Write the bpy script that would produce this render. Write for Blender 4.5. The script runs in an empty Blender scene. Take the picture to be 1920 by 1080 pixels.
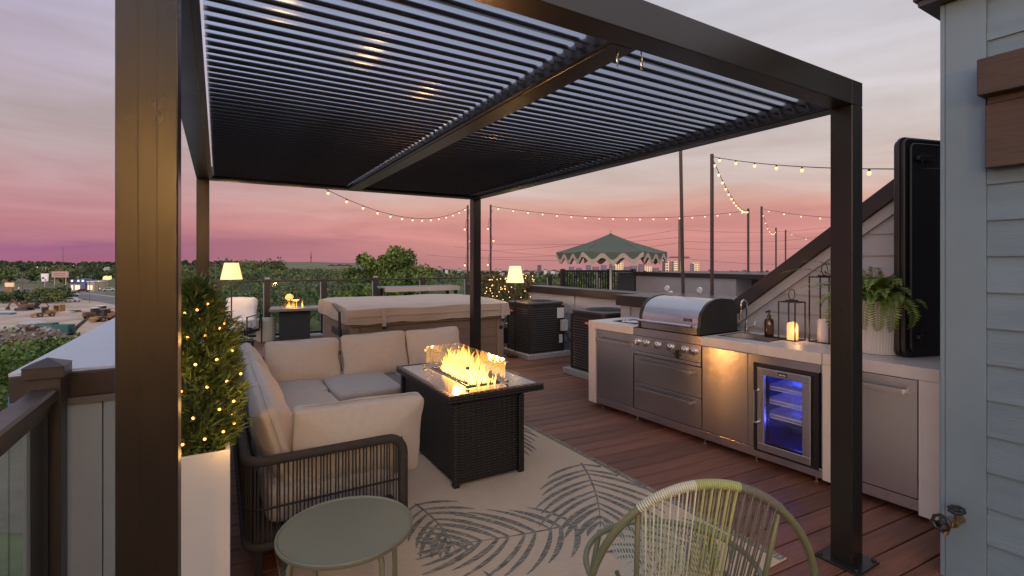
import bpy, bmesh, math, random
import numpy as np
from mathutils import Vector, Matrix
R = math.radians
rng = random.Random(7)
nrg = np.random.default_rng(11)
sc = bpy.context.scene
C = sc.collection

# ------------------------------------------------------------------ camera
FPX, YH, HC = 922.4, 492.8, 1.55            # focal length and horizon in photo pixels, eye height
PSI = math.pi / 2 - 1.03219187
S_, C_ = math.sin(PSI), math.cos(PSI)
cam_d = bpy.data.cameras.new('camera')
cam = bpy.data.objects.new('camera', cam_d)
C.objects.link(cam)
cam.location = (0, 0, HC)
cam.rotation_euler = (math.pi / 2, 0, -PSI)
cam_d.sensor_width = 36
cam_d.lens = 36 * FPX / 1920
cam_d.shift_y = -(540 - YH) / 1920
cam_d.clip_start = 0.05
cam_d.clip_end = 20000
sc.camera = cam


def at(px, py, Z):
    """world point seen at photo pixel (px, py) at depth Z"""
    X = (px - 960) / FPX * Z
    return Vector((C_ * X + S_ * Z, -S_ * X + C_ * Z, HC - (py - YH) * Z / FPX))


def onground(px, py, h):
    return at(px, py, FPX * (HC - h) / (py - YH))


# ------------------------------------------------------------------ world: dusk sky
SUN_EL, SUN_AZ = R(7.0), R(247.0)
world = bpy.data.worlds.new('World')
sc.world = world
world.use_nodes = True
nt = world.node_tree
nt.nodes.clear()
N, Lk = nt.nodes.new, nt.links.new
wout = N('ShaderNodeOutputWorld')
addsh = N('ShaderNodeAddShader')
sky = N('ShaderNodeTexSky')
sky.sky_type = 'NISHITA'
sky.sun_disc = False
sky.sun_elevation = SUN_EL
sky.sun_rotation = SUN_AZ
bg1 = N('ShaderNodeBackground')
bg1.inputs[1].default_value = 0.005
Lk(sky.outputs[0], bg1.inputs[0])
tc = N('ShaderNodeTexCoord')
sep = N('ShaderNodeSeparateXYZ')
Lk(tc.outputs['Generated'], sep.inputs[0])
mapn = N('ShaderNodeMapping')
mapn.inputs['Scale'].default_value = (1.0, 1.0, 7.5)
Lk(tc.outputs['Generated'], mapn.inputs[0])
noi = N('ShaderNodeTexNoise')
noi.inputs['Scale'].default_value = 2.6
noi.inputs['Detail'].default_value = 9
noi.inputs['Roughness'].default_value = 0.55
noi.inputs['Distortion'].default_value = 0.6
Lk(mapn.outputs[0], noi.inputs[0])


def wm(op, a, b, clamp=False):
    n = N('ShaderNodeMath')
    n.operation = op
    n.use_clamp = clamp
    for i, v in enumerate((a, b)):
        if v is None:
            continue
        if isinstance(v, (int, float)):
            n.inputs[i].default_value = v
        else:
            Lk(v, n.inputs[i])
    return n.outputs[0]


nz = wm('SUBTRACT', noi.outputs[0], 0.5)
zz = wm('ADD', wm('MAXIMUM', sep.outputs[2], 0.0), wm('MULTIPLY', nz, wm('ADD', 0.05, wm('MULTIPLY', sep.outputs[2], 0.4))))
zz = wm('MAXIMUM', zz, 0.0)
side = wm('ADD', wm('MULTIPLY', sep.outputs[0], C_), wm('MULTIPLY', sep.outputs[1], -S_))
sidef = wm('ADD', wm('MULTIPLY', side, 2.0), 1.32, True)


def lin(c):
    return tuple((v / 255 / 12.92 if v / 255 <= 0.04045 else ((v / 255 + 0.055) / 1.055) ** 2.4) for v in c)


def ramp(stops):
    r = N('ShaderNodeValToRGB')
    el = r.color_ramp.elements
    while len(el) < len(stops):
        el.new(0.5)
    for e, (p, c) in zip(el, stops):
        e.position = p
        e.color = (*lin(c), 1)
    Lk(zz, r.inputs[0])
    return r.outputs[0]


left = ramp([(0, (163, 101, 127)), (.018, (160, 101, 131)), (.03, (154, 94, 126)), (.045, (174, 114, 131)), (.06, (189, 126, 134)), (.113, (194, 147, 152)),
             (.192, (186, 167, 169)), (.30, (184, 170, 185)), (.37, (182, 172, 193)), (.7, (172, 177, 202)), (1, (168, 175, 200))])
right = ramp([(0, (186, 128, 129)), (.024, (199, 134, 131)), (.05, (212, 141, 138)), (.073, (215, 146, 140)), (.107, (218, 166, 153)), (.125, (212, 171, 161)),
              (.155, (206, 183, 175)), (.245, (211, 200, 199)), (.35, (206, 200, 205)), (.41, (200, 196, 203)), (.7, (180, 184, 203)), (1, (172, 178, 200))])
mix = N('ShaderNodeMix')
mix.data_type = 'RGBA'
Lk(sidef, mix.inputs[0])
Lk(left, mix.inputs[6])
Lk(right, mix.inputs[7])
mul = N('ShaderNodeMix')
mul.data_type = 'RGBA'
mul.blend_type = 'MULTIPLY'
mul.inputs[0].default_value = 1.0
Lk(mix.outputs[2], mul.inputs[6])
bright = wm('ADD', 1.0, wm('MULTIPLY', nz, 0.6))
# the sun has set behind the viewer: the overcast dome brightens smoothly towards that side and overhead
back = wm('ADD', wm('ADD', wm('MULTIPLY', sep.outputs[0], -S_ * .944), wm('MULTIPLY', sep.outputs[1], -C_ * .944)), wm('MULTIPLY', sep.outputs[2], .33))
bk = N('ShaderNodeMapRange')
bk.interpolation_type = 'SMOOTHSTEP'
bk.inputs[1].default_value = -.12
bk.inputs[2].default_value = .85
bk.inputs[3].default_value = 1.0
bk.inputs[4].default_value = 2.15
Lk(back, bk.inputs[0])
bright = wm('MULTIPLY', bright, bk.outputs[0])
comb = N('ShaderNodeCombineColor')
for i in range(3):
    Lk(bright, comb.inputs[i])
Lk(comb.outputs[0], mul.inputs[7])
bg2 = N('ShaderNodeBackground')
bg2.inputs[1].default_value = 1.0
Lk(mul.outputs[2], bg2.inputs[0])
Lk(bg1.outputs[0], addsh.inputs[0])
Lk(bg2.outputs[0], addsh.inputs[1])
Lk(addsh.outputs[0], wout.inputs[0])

sun_d = bpy.data.lights.new('sun', 'SUN')
sun_d.energy = 0.5
sun_d.angle = R(25)
sun_d.color = (1.0, 0.74, 0.55)
sun = bpy.data.objects.new('sun', sun_d)
C.objects.link(sun)
SD = Vector((math.sin(SUN_AZ) * math.cos(SUN_EL), math.cos(SUN_AZ) * math.cos(SUN_EL), math.sin(SUN_EL)))
sun.rotation_euler = SD.to_track_quat('Z', 'Y').to_euler()

sc.view_settings.view_transform = 'Standard'
sc.view_settings.look = 'None'
sc.view_settings.exposure = 0.0
sc.view_settings.gamma = 1.0
sc.view_settings.use_curve_mapping = False
sc.render.engine = 'CYCLES'
sc.cycles.use_denoising = True
sc.cycles.max_bounces = 8
sc.cycles.transparent_max_bounces = 16
sc.cycles.sample_clamp_indirect = 4.0
sc.cycles.use_light_tree = True


# ------------------------------------------------------------------ helpers
def tag(o, label=None, cat=None, group=None, kind=None):
    if label: o['label'] = label
    if cat: o['category'] = cat
    if group: o['group'] = group
    if kind: o['kind'] = kind
    return o


def thing(name, label, cat, loc=(0, 0, 0), rotz=0.0, group=None):
    o = bpy.data.objects.new(name, None)
    o.empty_display_size = 0.1
    C.objects.link(o)
    o.location = loc
    o.rotation_euler = (0, 0, rotz)
    return tag(o, label, cat, group)


def link(name, me, parent=None, loc=None, rot=None, scale=None):
    o = bpy.data.objects.new(name, me)
    C.objects.link(o)
    if parent is not None: o.parent = parent
    if loc is not None: o.location = loc
    if rot is not None: o.rotation_euler = rot
    if scale is not None: o.scale = scale
    return o


class MB:
    def __init__(s):
        s.v, s.f, s.m = [], [], []
        s.mi = 0

    def add(s, vs, fs):
        b = len(s.v)
        s.v.extend([tuple(p) for p in vs])
        s.f.extend([tuple(b + i for i in f) for f in fs])
        s.m.extend([s.mi] * len(fs))
        return s

    def box(s, x0, x1, y0, y1, z0, z1, M=None):
        vs = [(x0, y0, z0), (x1, y0, z0), (x1, y1, z0), (x0, y1, z0), (x0, y0, z1), (x1, y0, z1), (x1, y1, z1), (x0, y1, z1)]
        if M is not None: vs = [M @ Vector(p) for p in vs]
        return s.add(vs, [(0, 3, 2, 1), (4, 5, 6, 7), (0, 1, 5, 4), (1, 2, 6, 5), (2, 3, 7, 6), (3, 0, 4, 7)])

    def prism(s, poly, h0, h1, axis='z'):
        """poly (a,b) extruded; axis z: (a,b,h); y: (a,h,b); x: (h,a,b)"""
        n = len(poly)
        f = {'z': lambda a, b, h: (a, b, h), 'y': lambda a, b, h: (a, h, b), 'x': lambda a, b, h: (h, a, b)}[axis]
        vs = [f(a, b, h0) for a, b in poly] + [f(a, b, h1) for a, b in poly]
        fs = [tuple(range(n))[::-1], tuple(range(n, 2 * n))] + [(i, (i + 1) % n, n + (i + 1) % n, n + i) for i in range(n)]
        return s.add(vs, fs)

    def tube(s, pts, r, n=8, cap=True, closed=False):
        pts = [Vector(p) for p in pts]
        rs = r if isinstance(r, (list, tuple)) else [r] * len(pts)
        k = len(pts)
        vs, fs = [], []
        up = None
        for i, p in enumerate(pts):
            if closed:
                t = (pts[(i + 1) % k] - pts[i - 1]).normalized()
            else:
                t = (pts[min(i + 1, k - 1)] - pts[max(i - 1, 0)])
                t = t.normalized() if t.length > 1e-9 else Vector((0, 0, 1))
            if up is None:
                up = Vector((0, 0, 1)) if abs(t.z) < 0.9 else Vector((1, 0, 0))
            a = (up - t * up.dot(t))
            a = a.normalized() if a.length > 1e-6 else t.orthogonal().normalized()
            b = t.cross(a)
            up = a
            for j in range(n):
                th = 2 * math.pi * j / n
                vs.append(p + (a * math.cos(th) + b * math.sin(th)) * rs[i])
        last = k if closed else k - 1
        for i in range(last):
            for j in range(n):
                i2 = (i + 1) % k
                fs.append((i * n + j, i * n + (j + 1) % n, i2 * n + (j + 1) % n, i2 * n + j))
        if cap and not closed:
            fs.append(tuple(range(n))[::-1])
            fs.append(tuple((k - 1) * n + j for j in range(n)))
        return s.add(vs, fs)

    def lathe(s, prof, c=(0, 0, 0), n=24, rib=0.0, ribs=0):
        vs, fs = [], []
        for r, z in prof:
            for j in range(n):
                th = 2 * math.pi * j / n
                rr = r * (1 + (rib * (j % 2) if rib else 0))
                vs.append((c[0] + rr * math.cos(th), c[1] + rr * math.sin(th), c[2] + z))
        k = len(prof)
        for i in range(k - 1):
            for j in range(n):
                fs.append((i * n + j, i * n + (j + 1) % n, (i + 1) * n + (j + 1) % n, (i + 1) * n + j))
        fs.append(tuple(range(n))[::-1])
        fs.append(tuple((k - 1) * n + j for j in range(n)))
        return s.add(vs, fs)

    def ball(s, c, r, n=8, m=6, sz=1.0):
        prof = [(max(1e-4, r * math.sin(math.pi * i / m)), -r * sz * math.cos(math.pi * i / m)) for i in range(m + 1)]
        return s.lathe(prof, c, n)

    def mesh(s, name, mats, smooth=False, fix=True):
        me = bpy.data.meshes.new(name)
        me.from_pydata(s.v, [], s.f)
        for m in (mats if isinstance(mats, (list, tuple)) else [mats]):
            me.materials.append(m)
        if isinstance(mats, (list, tuple)) and len(mats) > 1:
            me.polygons.foreach_set('material_index', s.m)
        if smooth:
            me.polygons.foreach_set('use_smooth', [True] * len(me.polygons))
        me.update()
        if fix and len(s.f) < 40000:
            bm = bmesh.new()
            bm.from_mesh(me)
            bmesh.ops.recalc_face_normals(bm, faces=bm.faces)
            bm.to_mesh(me)
            bm.free()
        if smooth == 'auto':
            try:
                me.set_sharp_from_angle(angle=R(40))
            except Exception:
                pass
        return me

    def build(s, name, mats, parent=None, smooth=False, bevel=0.0, loc=None, rot=None):
        o = link(name, s.mesh(name, mats, smooth), parent, loc, rot)
        if bevel:
            m = o.modifiers.new('bevel', 'BEVEL')
            m.width = bevel
            m.segments = 2
            m.limit_method = 'ANGLE'
            m.angle_limit = R(40)
            m.harden_normals = False
        return o


def npmesh(name, V, Fq, mat, tone=None, smooth=False):
    """numpy verts (n,3), quads (m,4) -> mesh; tone = per-face colour variation"""
    me = bpy.data.meshes.new(name)
    V = np.asarray(V, np.float32)
    Fq = np.asarray(Fq, np.int32)
    k = Fq.shape[1]
    me.vertices.add(len(V))
    me.vertices.foreach_set('co', V.ravel())
    me.loops.add(Fq.size)
    me.loops.foreach_set('vertex_index', Fq.ravel())
    me.polygons.add(len(Fq))
    me.polygons.foreach_set('loop_start', np.arange(0, Fq.size, k, dtype=np.int32))
    me.polygons.foreach_set('loop_total', np.full(len(Fq), k, np.int32))
    if smooth: me.polygons.foreach_set('use_smooth', np.ones(len(Fq), bool))
    me.update(calc_edges=True)
    if tone is not None:
        a = me.attributes.new('tone', 'FLOAT', 'FACE')
        a.data.foreach_set('value', np.asarray(tone, np.float32))
    me.materials.append(mat)
    return me


def leafquads(P, size, aspect=0.55, droop=None, rs=nrg):
    """one randomly turned quad per point"""
    n = len(P)
    d = rs.normal(size=(n, 3))
    if droop is not None: d = d * 0.6 + droop
    d /= np.linalg.norm(d, axis=1, keepdims=True)
    q = rs.normal(size=(n, 3))
    e = np.cross(d, q)
    e /= np.linalg.norm(e, axis=1, keepdims=True) + 1e-9
    sz = (size * rs.uniform(.6, 1.3, n))[:, None]
    a, b = d * sz, e * sz * aspect
    V = np.stack([P - a, P + b, P + a, P - b], 1).reshape(-1, 3)
    F = np.arange(4 * n).reshape(n, 4)
    return V, F


# ------------------------------------------------------------------ materials
MATS = {}


def mat(name, col, rough=0.5, metal=0.0, var=0.0, vscale=8.0, bump=0.0, bscale=60.0, spec=0.5, coat=0.0,
        emis=None, estr=0.0, aniso=0.0, col2=None, stretch=None, trans=0.0, sss=0.0, tone=False, rvar=0.0, wrinkle=0.0):
    if name in MATS: return MATS[name]
    m = bpy.data.materials.new(name)
    m.use_nodes = True
    t = m.node_tree
    b = t.nodes['Principled BSDF']
    b.inputs['Base Color'].default_value = (*col, 1)
    b.inputs['Roughness'].default_value = rough
    b.inputs['Metallic'].default_value = metal
    b.inputs['Specular IOR Level'].default_value = spec
    if coat:
        b.inputs['Coat Weight'].default_value = coat
        b.inputs['Coat Roughness'].default_value = 0.08
    if aniso:
        b.inputs['Anisotropic'].default_value = aniso
        tv = t.nodes.new('ShaderNodeCombineXYZ')
        tv.inputs[2].default_value = 1.0
        t.links.new(tv.outputs[0], b.inputs['Tangent'])
    if trans: b.inputs['Transmission Weight'].default_value = trans
    if sss:
        b.inputs['Subsurface Weight'].default_value = sss
        b.inputs['Subsurface Radius'].default_value = (.02, .012, .006)
    if emis:
        b.inputs['Emission Color'].default_value = (*emis, 1)
        b.inputs['Emission Strength'].default_value = estr
    if var or bump or rvar:
        tcn = t.nodes.new('ShaderNodeTexCoord')
        src = tcn.outputs['Object']
        if stretch:
            mp = t.nodes.new('ShaderNodeMapping')
            mp.inputs['Scale'].default_value = stretch
            t.links.new(src, mp.inputs[0])
            src = mp.outputs[0]
    if var:
        n = t.nodes.new('ShaderNodeTexNoise')
        n.inputs['Scale'].default_value = vscale
        n.inputs['Detail'].default_value = 6
        n.inputs['Roughness'].default_value = 0.6
        t.links.new(src, n.inputs[0])
        rmp = t.nodes.new('ShaderNodeValToRGB')
        c2 = col2 or tuple(min(1, c * (1 + var)) for c in col)
        c1 = tuple(c * (1 - var) for c in col) if not col2 else col
        rmp.color_ramp.elements[0].position = 0.3
        rmp.color_ramp.elements[1].position = 0.7
        rmp.color_ramp.elements[0].color = (*c1, 1)
        rmp.color_ramp.elements[1].color = (*c2, 1)
        t.links.new(n.outputs[0], rmp.inputs[0])
        oi = t.nodes.new('ShaderNodeObjectInfo')
        hs = t.nodes.new('ShaderNodeHueSaturation')
        mm = t.nodes.new('ShaderNodeMapRange')
        mm.inputs[3].default_value = 1 - var * .75
        mm.inputs[4].default_value = 1 + var * .75
        t.links.new(oi.outputs['Random'], mm.inputs[0])
        t.links.new(mm.outputs[0], hs.inputs['Value'])
        t.links.new(rmp.outputs[0], hs.inputs['Color'])
        t.links.new(hs.outputs[0], b.inputs['Base Color'])
    if rvar:
        n3 = t.nodes.new('ShaderNodeTexNoise')
        n3.inputs['Scale'].default_value = 3.5
        n3.inputs['Detail'].default_value = 5
        t.links.new(src, n3.inputs[0])
        m3 = t.nodes.new('ShaderNodeMapRange')
        m3.inputs[1].default_value = .3
        m3.inputs[2].default_value = .7
        m3.inputs[3].default_value = max(.02, rough - rvar)
        m3.inputs[4].default_value = rough + rvar
        t.links.new(n3.outputs[0], m3.inputs[0])
        t.links.new(m3.outputs[0], b.inputs['Roughness'])
    if bump:
        n2 = t.nodes.new('ShaderNodeTexNoise')
        n2.inputs['Scale'].default_value = bscale
        n2.inputs['Detail'].default_value = 4
        t.links.new(src, n2.inputs[0])
        bp = t.nodes.new('ShaderNodeBump')
        bp.inputs['Strength'].default_value = bump
        bp.inputs['Distance'].default_value = 0.01
        t.links.new(n2.outputs[0], bp.inputs['Height'])
        t.links.new(bp.outputs[0], b.inputs['Normal'])
        if wrinkle:
            n4 = t.nodes.new('ShaderNodeTexNoise')
            n4.inputs['Scale'].default_value = 5.5
            n4.inputs['Detail'].default_value = 3
            n4.inputs['Distortion'].default_value = 1.6
            t.links.new(src, n4.inputs[0])
            b4 = t.nodes.new('ShaderNodeBump')
            b4.inputs['Strength'].default_value = wrinkle
            b4.inputs['Distance'].default_value = 0.035
            t.links.new(n4.outputs[0], b4.inputs['Height'])
            t.links.new(b4.outputs[0], bp.inputs['Normal'])
    if tone:
        at_ = t.nodes.new('ShaderNodeAttribute')
        at_.attribute_name = 'tone'
        rp = t.nodes.new('ShaderNodeValToRGB')
        rp.color_ramp.elements[0].color = (*col, 1)
        rp.color_ramp.elements[1].color = (*(col2 or col), 1)
        if name == 'woodland_leaves':
            e3 = rp.color_ramp.elements.new(.35)
            e3.color = (.06, .1, .045, 1)
            e4 = rp.color_ramp.elements.new(.7)
            e4.color = (.15, .17, .05, 1)
        t.links.new(at_.outputs['Fac'], rp.inputs[0])
        t.links.new(rp.outputs[0], b.inputs['Base Color'])
    MATS[name] = m
    return m


def weave_mat(name, col, col2, sx, sz, rough=0.5, strength=0.6):
    """woven wicker: interlaced bump and tone from two waves"""
    m = mat(name, col, rough)
    t = m.node_tree
    b = t.nodes['Principled BSDF']
    tcn = t.nodes.new('ShaderNodeTexCoord')
    sp = t.nodes.new('ShaderNodeSeparateXYZ')
    t.links.new(tcn.outputs['Object'], sp.inputs[0])

    def mth(op, a, bb):
        n = t.nodes.new('ShaderNodeMath')
        n.operation = op
        for i, v in enumerate((a, bb)):
            if v is None: continue
            if isinstance(v, (int, float)): n.inputs[i].default_value = v
            else: t.links.new(v, n.inputs[i])
        return n.outputs[0]
    h = mth('ADD', sp.outputs[0], sp.outputs[1])
    a = mth('SINE', mth('MULTIPLY', h, sx), None)
    z = mth('MULTIPLY', sp.outputs[2], sz)
    w = mth('ADD', mth('MULTIPLY', a, .3), mth('MULTIPLY', mth('SINE', z, None), .8))
    bp = t.nodes.new('ShaderNodeBump')
    bp.inputs['Strength'].default_value = strength
    bp.inputs['Distance'].default_value = 0.006
    t.links.new(w, bp.inputs['Height'])
    t.links.new(bp.outputs[0], b.inputs['Normal'])
    rp = t.nodes.new('ShaderNodeValToRGB')
    rp.color_ramp.elements[0].color = (*col, 1)
    rp.color_ramp.elements[1].color = (*col2, 1)
    mr = t.nodes.new('ShaderNodeMapRange')
    mr.inputs[1].default_value = -.3
    mr.inputs[2].default_value = 1.4
    t.links.new(w, mr.inputs[0])
    t.links.new(mr.outputs[0], rp.inputs[0])
    t.links.new(rp.outputs[0], b.inputs['Base Color'])
    return m


def glass_mat(name, tint=(.9, .97, .95), refl=0.12, rough=0.0):
    m = bpy.data.materials.new(name)
    m.use_nodes = True
    t = m.node_tree
    t.nodes.clear()
    o = t.nodes.new('ShaderNodeOutputMaterial')
    tr = t.nodes.new('ShaderNodeBsdfTransparent')
    tr.inputs[0].default_value = (*tint, 1)
    gl = t.nodes.new('ShaderNodeBsdfGlossy')
    gl.inputs['Roughness'].default_value = rough
    lw = t.nodes.new('ShaderNodeFresnel')
    lw.inputs[0].default_value = 1.5
    mx = t.nodes.new('ShaderNodeMixShader')
    ml = t.nodes.new('ShaderNodeMath')
    ml.operation = 'MULTIPLY_ADD'
    ml.inputs[1].default_value = 1.9
    ml.inputs[2].default_value = refl * .4
    ml.use_clamp = True
    t.links.new(lw.outputs[0], ml.inputs[0])
    gm = t.nodes.new('ShaderNodeNewGeometry')
    m2 = t.nodes.new('ShaderNodeMath')
    m2.operation = 'MULTIPLY_ADD'
    m2.inputs[1].default_value = -1
    m2.inputs[2].default_value = 1
    t.links.new(gm.outputs['Backfacing'], m2.inputs[0])
    m3 = t.nodes.new('ShaderNodeMath')
    m3.operation = 'MULTIPLY'
    t.links.new(ml.outputs[0], m3.inputs[0])
    t.links.new(m2.outputs[0], m3.inputs[1])
    t.links.new(m3.outputs[0], mx.inputs[0])
    t.links.new(tr.outputs[0], mx.inputs[1])
    t.links.new(gl.outputs[0], mx.inputs[2])
    t.links.new(mx.outputs[0], o.inputs[0])
    return m


def emit_mat(name, col, s):
    return mat(name, (.8, .7, .5), .4, emis=col, estr=s)


M_METAL = mat('dark_bronze_metal', (.013, .0115, .0105), .3, spec=.5, var=.12, vscale=2.5, rvar=.03)
M_BLADE = mat('louver_aluminium', (.42, .44, .49), .22, metal=.95, rvar=.03)
M_BLADE_SHADE = mat('louver_gap_shade', (.01, .008, .007), .4)  # black paint stands for the shade in the gaps between blades
M_BLACK = mat('black_metal', (.012, .012, .013), .42, var=.15, vscale=6)
M_POLE = mat('pole_brown_metal', (.05, .035, .028), .45)
M_STEEL = mat('stainless_steel', (.62, .605, .595), .25, metal=1.0, aniso=.84, var=.02, vscale=40, stretch=(4, 4, .03), rvar=.015)
M_CHROME = mat('polished_chrome', (.7, .68, .66), .12, metal=1.0)
M_DKSTEEL = mat('dark_hood_side', (.05, .05, .05), .35, metal=.6, rvar=.05)
M_STONE = mat('pale_quartz', (.62, .58, .54), .35, var=.05, vscale=9, bump=.02, bscale=80, rvar=.05)
M_FABRIC = mat('beige_fabric', (.5, .455, .405), .92, var=.04, vscale=30, bump=.35, bscale=380, wrinkle=.22)
M_SEATFAB = mat('grey_beige_fabric', (.43, .4, .375), .92, var=.04, vscale=30, bump=.35, bscale=380, wrinkle=.18)
M_PIPE = mat('beige_piping', (.42, .37, .32), .9)
M_ROPE = mat('charcoal_rope', (.032, .026, .025), .8, var=.25, vscale=40, bump=.5, bscale=300)
M_WICK = weave_mat('dark_wicker', (.004, .0035, .003), (.012, .010, .009), 150, 330, .5, .5)
M_WICKRIM = weave_mat('rim_wicker', (.03, .02, .015), (.2, .15, .12), 120, 300, .4, .9)
M_TOPGLASS = mat('grey_tabletop_glass', (.05, .05, .055), .14, spec=.6, coat=.3, rvar=.05)
M_GREEN = mat('sage_powdercoat', (.15, .16, .118), .42, var=.05, vscale=4, bump=.05, bscale=160)
M_OLIVE = mat('olive_green_metal', (.12, .14, .085), .4)
M_PLANTER = mat('white_planter', (.66, .61, .56), .45, var=.04, vscale=3, bump=.03, bscale=60)
M_DECK = mat('red_brown_deck', (.115, .046, .028), .5, var=.36, vscale=5, stretch=(.35, 6, 6), bump=.35, bscale=46, col2=(.2, .083, .05), rvar=.08)
M_SUB = mat('deck_underlay', (.01, .008, .008), .9)
M_SIDE_B = mat('blue_grey_siding', (.135, .21, .27), .6, var=.1, vscale=2.2, bump=.2, bscale=30, stretch=(1, .5, 6))
M_SIDE_G = mat('grey_siding', (.37, .37, .38), .6, var=.07, vscale=2.2, bump=.18, bscale=30, stretch=(1, .5, 6))
M_TRIM_B = mat('blue_grey_trim', (.14, .215, .275), .55, var=.09, vscale=2, bump=.08, bscale=40)
M_COPING = mat('dark_brown_coping', (.03, .025, .024), .4, var=.15, vscale=3, rvar=.06)
M_TIMBER = mat('brown_timber', (.055, .036, .027), .65, var=.25, vscale=7, stretch=(8, .8, 8), bump=.3, bscale=25)
M_GLASS = glass_mat('rail_glass', (.86, .95, .91), .08)
M_CLEAR = glass_mat('clear_glass', (.97, .97, .96), .12)
M_WIRE = mat('black_wire', (.01, .01, .01), .6)
M_BULB = emit_mat('warm_bulb', (1, .56, .19), 1.9)
M_BULBF = emit_mat('warm_bulb_far', (1, .62, .26), 6.0)
M_FAIRY = emit_mat('fairy_bulb', (1, .42, .08), 4.0)
M_SOCK = mat('bulb_socket', (.02, .02, .02), .5)
M_WHITE = mat('white_paint', (.75, .74, .72), .45)
M_CONC = mat('concrete', (.3, .29, .27), .85, var=.12, vscale=12, bump=.2, bscale=60)


def root_of(o):
    while o.parent: o = o.parent
    return o


def dup(o, parent=None, loc=None, rot=None, label=None, group=None):
    c = o.copy()
    C.objects.link(c)
    if parent is not None: c.parent = parent
    if loc is not None: c.location = loc
    if rot is not None: c.rotation_euler = rot
    if label: c['label'] = label
    if group: c['group'] = group
    for ch in list(o.children):
        dup(ch, c)
    return c

# ================================================================== SETTING
GZ = -11.0


def sstep(a, b, x):
    t = np.clip((x - a) / (b - a), 0, 1)
    return t * t * (3 - 2 * t)


def terrain_h(x, y):
    r = np.hypot(x, y)
    az = np.degrees(np.arctan2(C_ * x - S_ * y, S_ * x + C_ * y))      # azimuth from the view axis
    h = GZ + 7.5 * sstep(500, 1900, r)
    h = h + 3.0 * np.sin(az * .21 + 1.0) * sstep(700, 1500, r)
    h = h + 7.0 * np.exp(-((az + 22) / 5.0) ** 2) * sstep(600, 1300, r)
    east = sstep(-17, -4, az)
    h = h * (1 - east) + (GZ - .0145 * np.maximum(0, r - 110)) * east
    return h


def terrain():
    rs = np.concatenate([[2], np.geomspace(8, 12000, 74)])
    nth = 220
    V, F = [], []
    th = np.linspace(0, 2 * math.pi, nth, endpoint=False)
    for r in rs:
        x, y = r * np.sin(th), r * np.cos(th)
        z = terrain_h(x, y) + nrg.normal(0, .25, nth) * (r > 450)
        V.append(np.stack([x, y, z], 1))
    V = np.concatenate(V)
    i = np.arange(len(rs) - 1)[:, None] * nth
    j = np.arange(nth)[None]
    F = np.stack([i + j, i + (j + 1) % nth, i + nth + (j + 1) % nth, i + nth + j], -1).reshape(-1, 4)
    V2 = np.concatenate([V, [[0, 0, GZ]]])
    m = mat('ground_grass', (.07, .1, .03), .95, var=.3, vscale=.02, col2=(.2, .16, .09), bump=.4, bscale=.8)
    o = link('ground', npmesh('ground', V2, F[:, ::-1], m, smooth=True))
    tag(o, kind='structure')


terrain()


def sheet(name, pts, z, m, kind='structure', jitter=0.0, res=None):
    mb = MB()
    P = [(p[0], p[1], z) for p in pts]
    mb.add(P, [tuple(range(len(P)))])
    o = mb.build(name, m)
    return tag(o, kind=kind)


def gpts(pix, z=GZ):
    return [onground(a, b, z) for a, b in pix]


M_DIRT = mat('site_dirt', (.27, .18, .12), .95, var=.3, vscale=.09, col2=(.52, .41, .31), bump=.5, bscale=1.5)
M_PALE = mat('pale_gravel', (.5, .46, .42), .95, var=.2, vscale=.3, bump=.5, bscale=2)
M_ROAD = mat('asphalt_road', (.2, .175, .165), .9, var=.15, vscale=.2)
M_LINE = mat('road_paint', (.5, .47, .4), .8)
sheet('construction_ground', gpts([(-330, 640), (-330, 572), (-100, 570), (20, 568), (130, 560), (160, 563), (225, 570), (300, 580), (300, 640), (120, 640)]), GZ + .03, M_DIRT)
sheet('gravel_ground', gpts([(32, 606), (50, 600), (74, 601), (92, 607), (70, 609), (40, 608)]), GZ + .05, M_PALE)
sheet('gravel_ground', gpts([(-60, 588), (-10, 583), (28, 583), (30, 588), (10, 592), (-50, 594)]), GZ + .06, M_PALE)
sheet('road', gpts([(-330, 549), (-330, 541), (60, 541), (150, 545), (300, 556), (330, 585), (250, 578), (132, 556), (120, 549)]), GZ + .08, M_ROAD)
sheet('road_line', gpts([(150, 549.5), (152, 549), (300, 566), (300, 567.5)]), GZ + .1, M_LINE)
sheet('grass_verge', gpts([(185, 551), (225, 548), (330, 552), (330, 560), (260, 557)]), GZ + .12, mat('verge_grass', (.13, .17, .045), .95, var=.3, vscale=.3))
sheet('grass_field', gpts([(-80, 800), (60, 780), (75, 900), (90, 1200), (-120, 1200)]), GZ + .1, mat('field_grass', (.1, .13, .045), .95, var=.35, vscale=.6, bump=.5, bscale=6))
sheet('dirt_path', gpts([(-60, 850), (70, 830), (74, 905), (76, 1010), (-60, 1000)]), GZ + .14, mat('path_dirt', (.25, .2, .15), .95, var=.3, vscale=.8, bump=.5, bscale=4))

# ---- deck ---------------------------------------------------------------
deck = MB().box(-.74, 5.22, -1.6, 11.45, -.3, -.028).build('deck', M_SUB)
tag(deck, kind='structure')
BROT = math.atan2(-.07, 1)


def board_mesh(L):
    w, t, c = .0685, .026, .004
    prof = [(-w, -t), (w, -t), (w, -c), (w - c, 0), (-w + c, 0), (-w, -c)]
    mb = MB().prism(prof, -L / 2, L / 2, axis='x')
    me = mb.mesh('deck_board', M_DECK)
    return me


bme = board_mesh(5.95)
k = 0
for k in range(-17, 70):
    yc = 1.25 + .1455 * (k + .5)
    x0 = 2.24
    y0 = yc + (x0 - 2.95) * -.07
    if y0 < -1.2 or y0 > 11.3: continue
    o = link('deck_board', bme, deck, (x0 + rng.uniform(-.004, .004), y0 + rng.uniform(-.0008, .0008), rng.uniform(-.001, 0.0005)), (0, 0, BROT))

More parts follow.
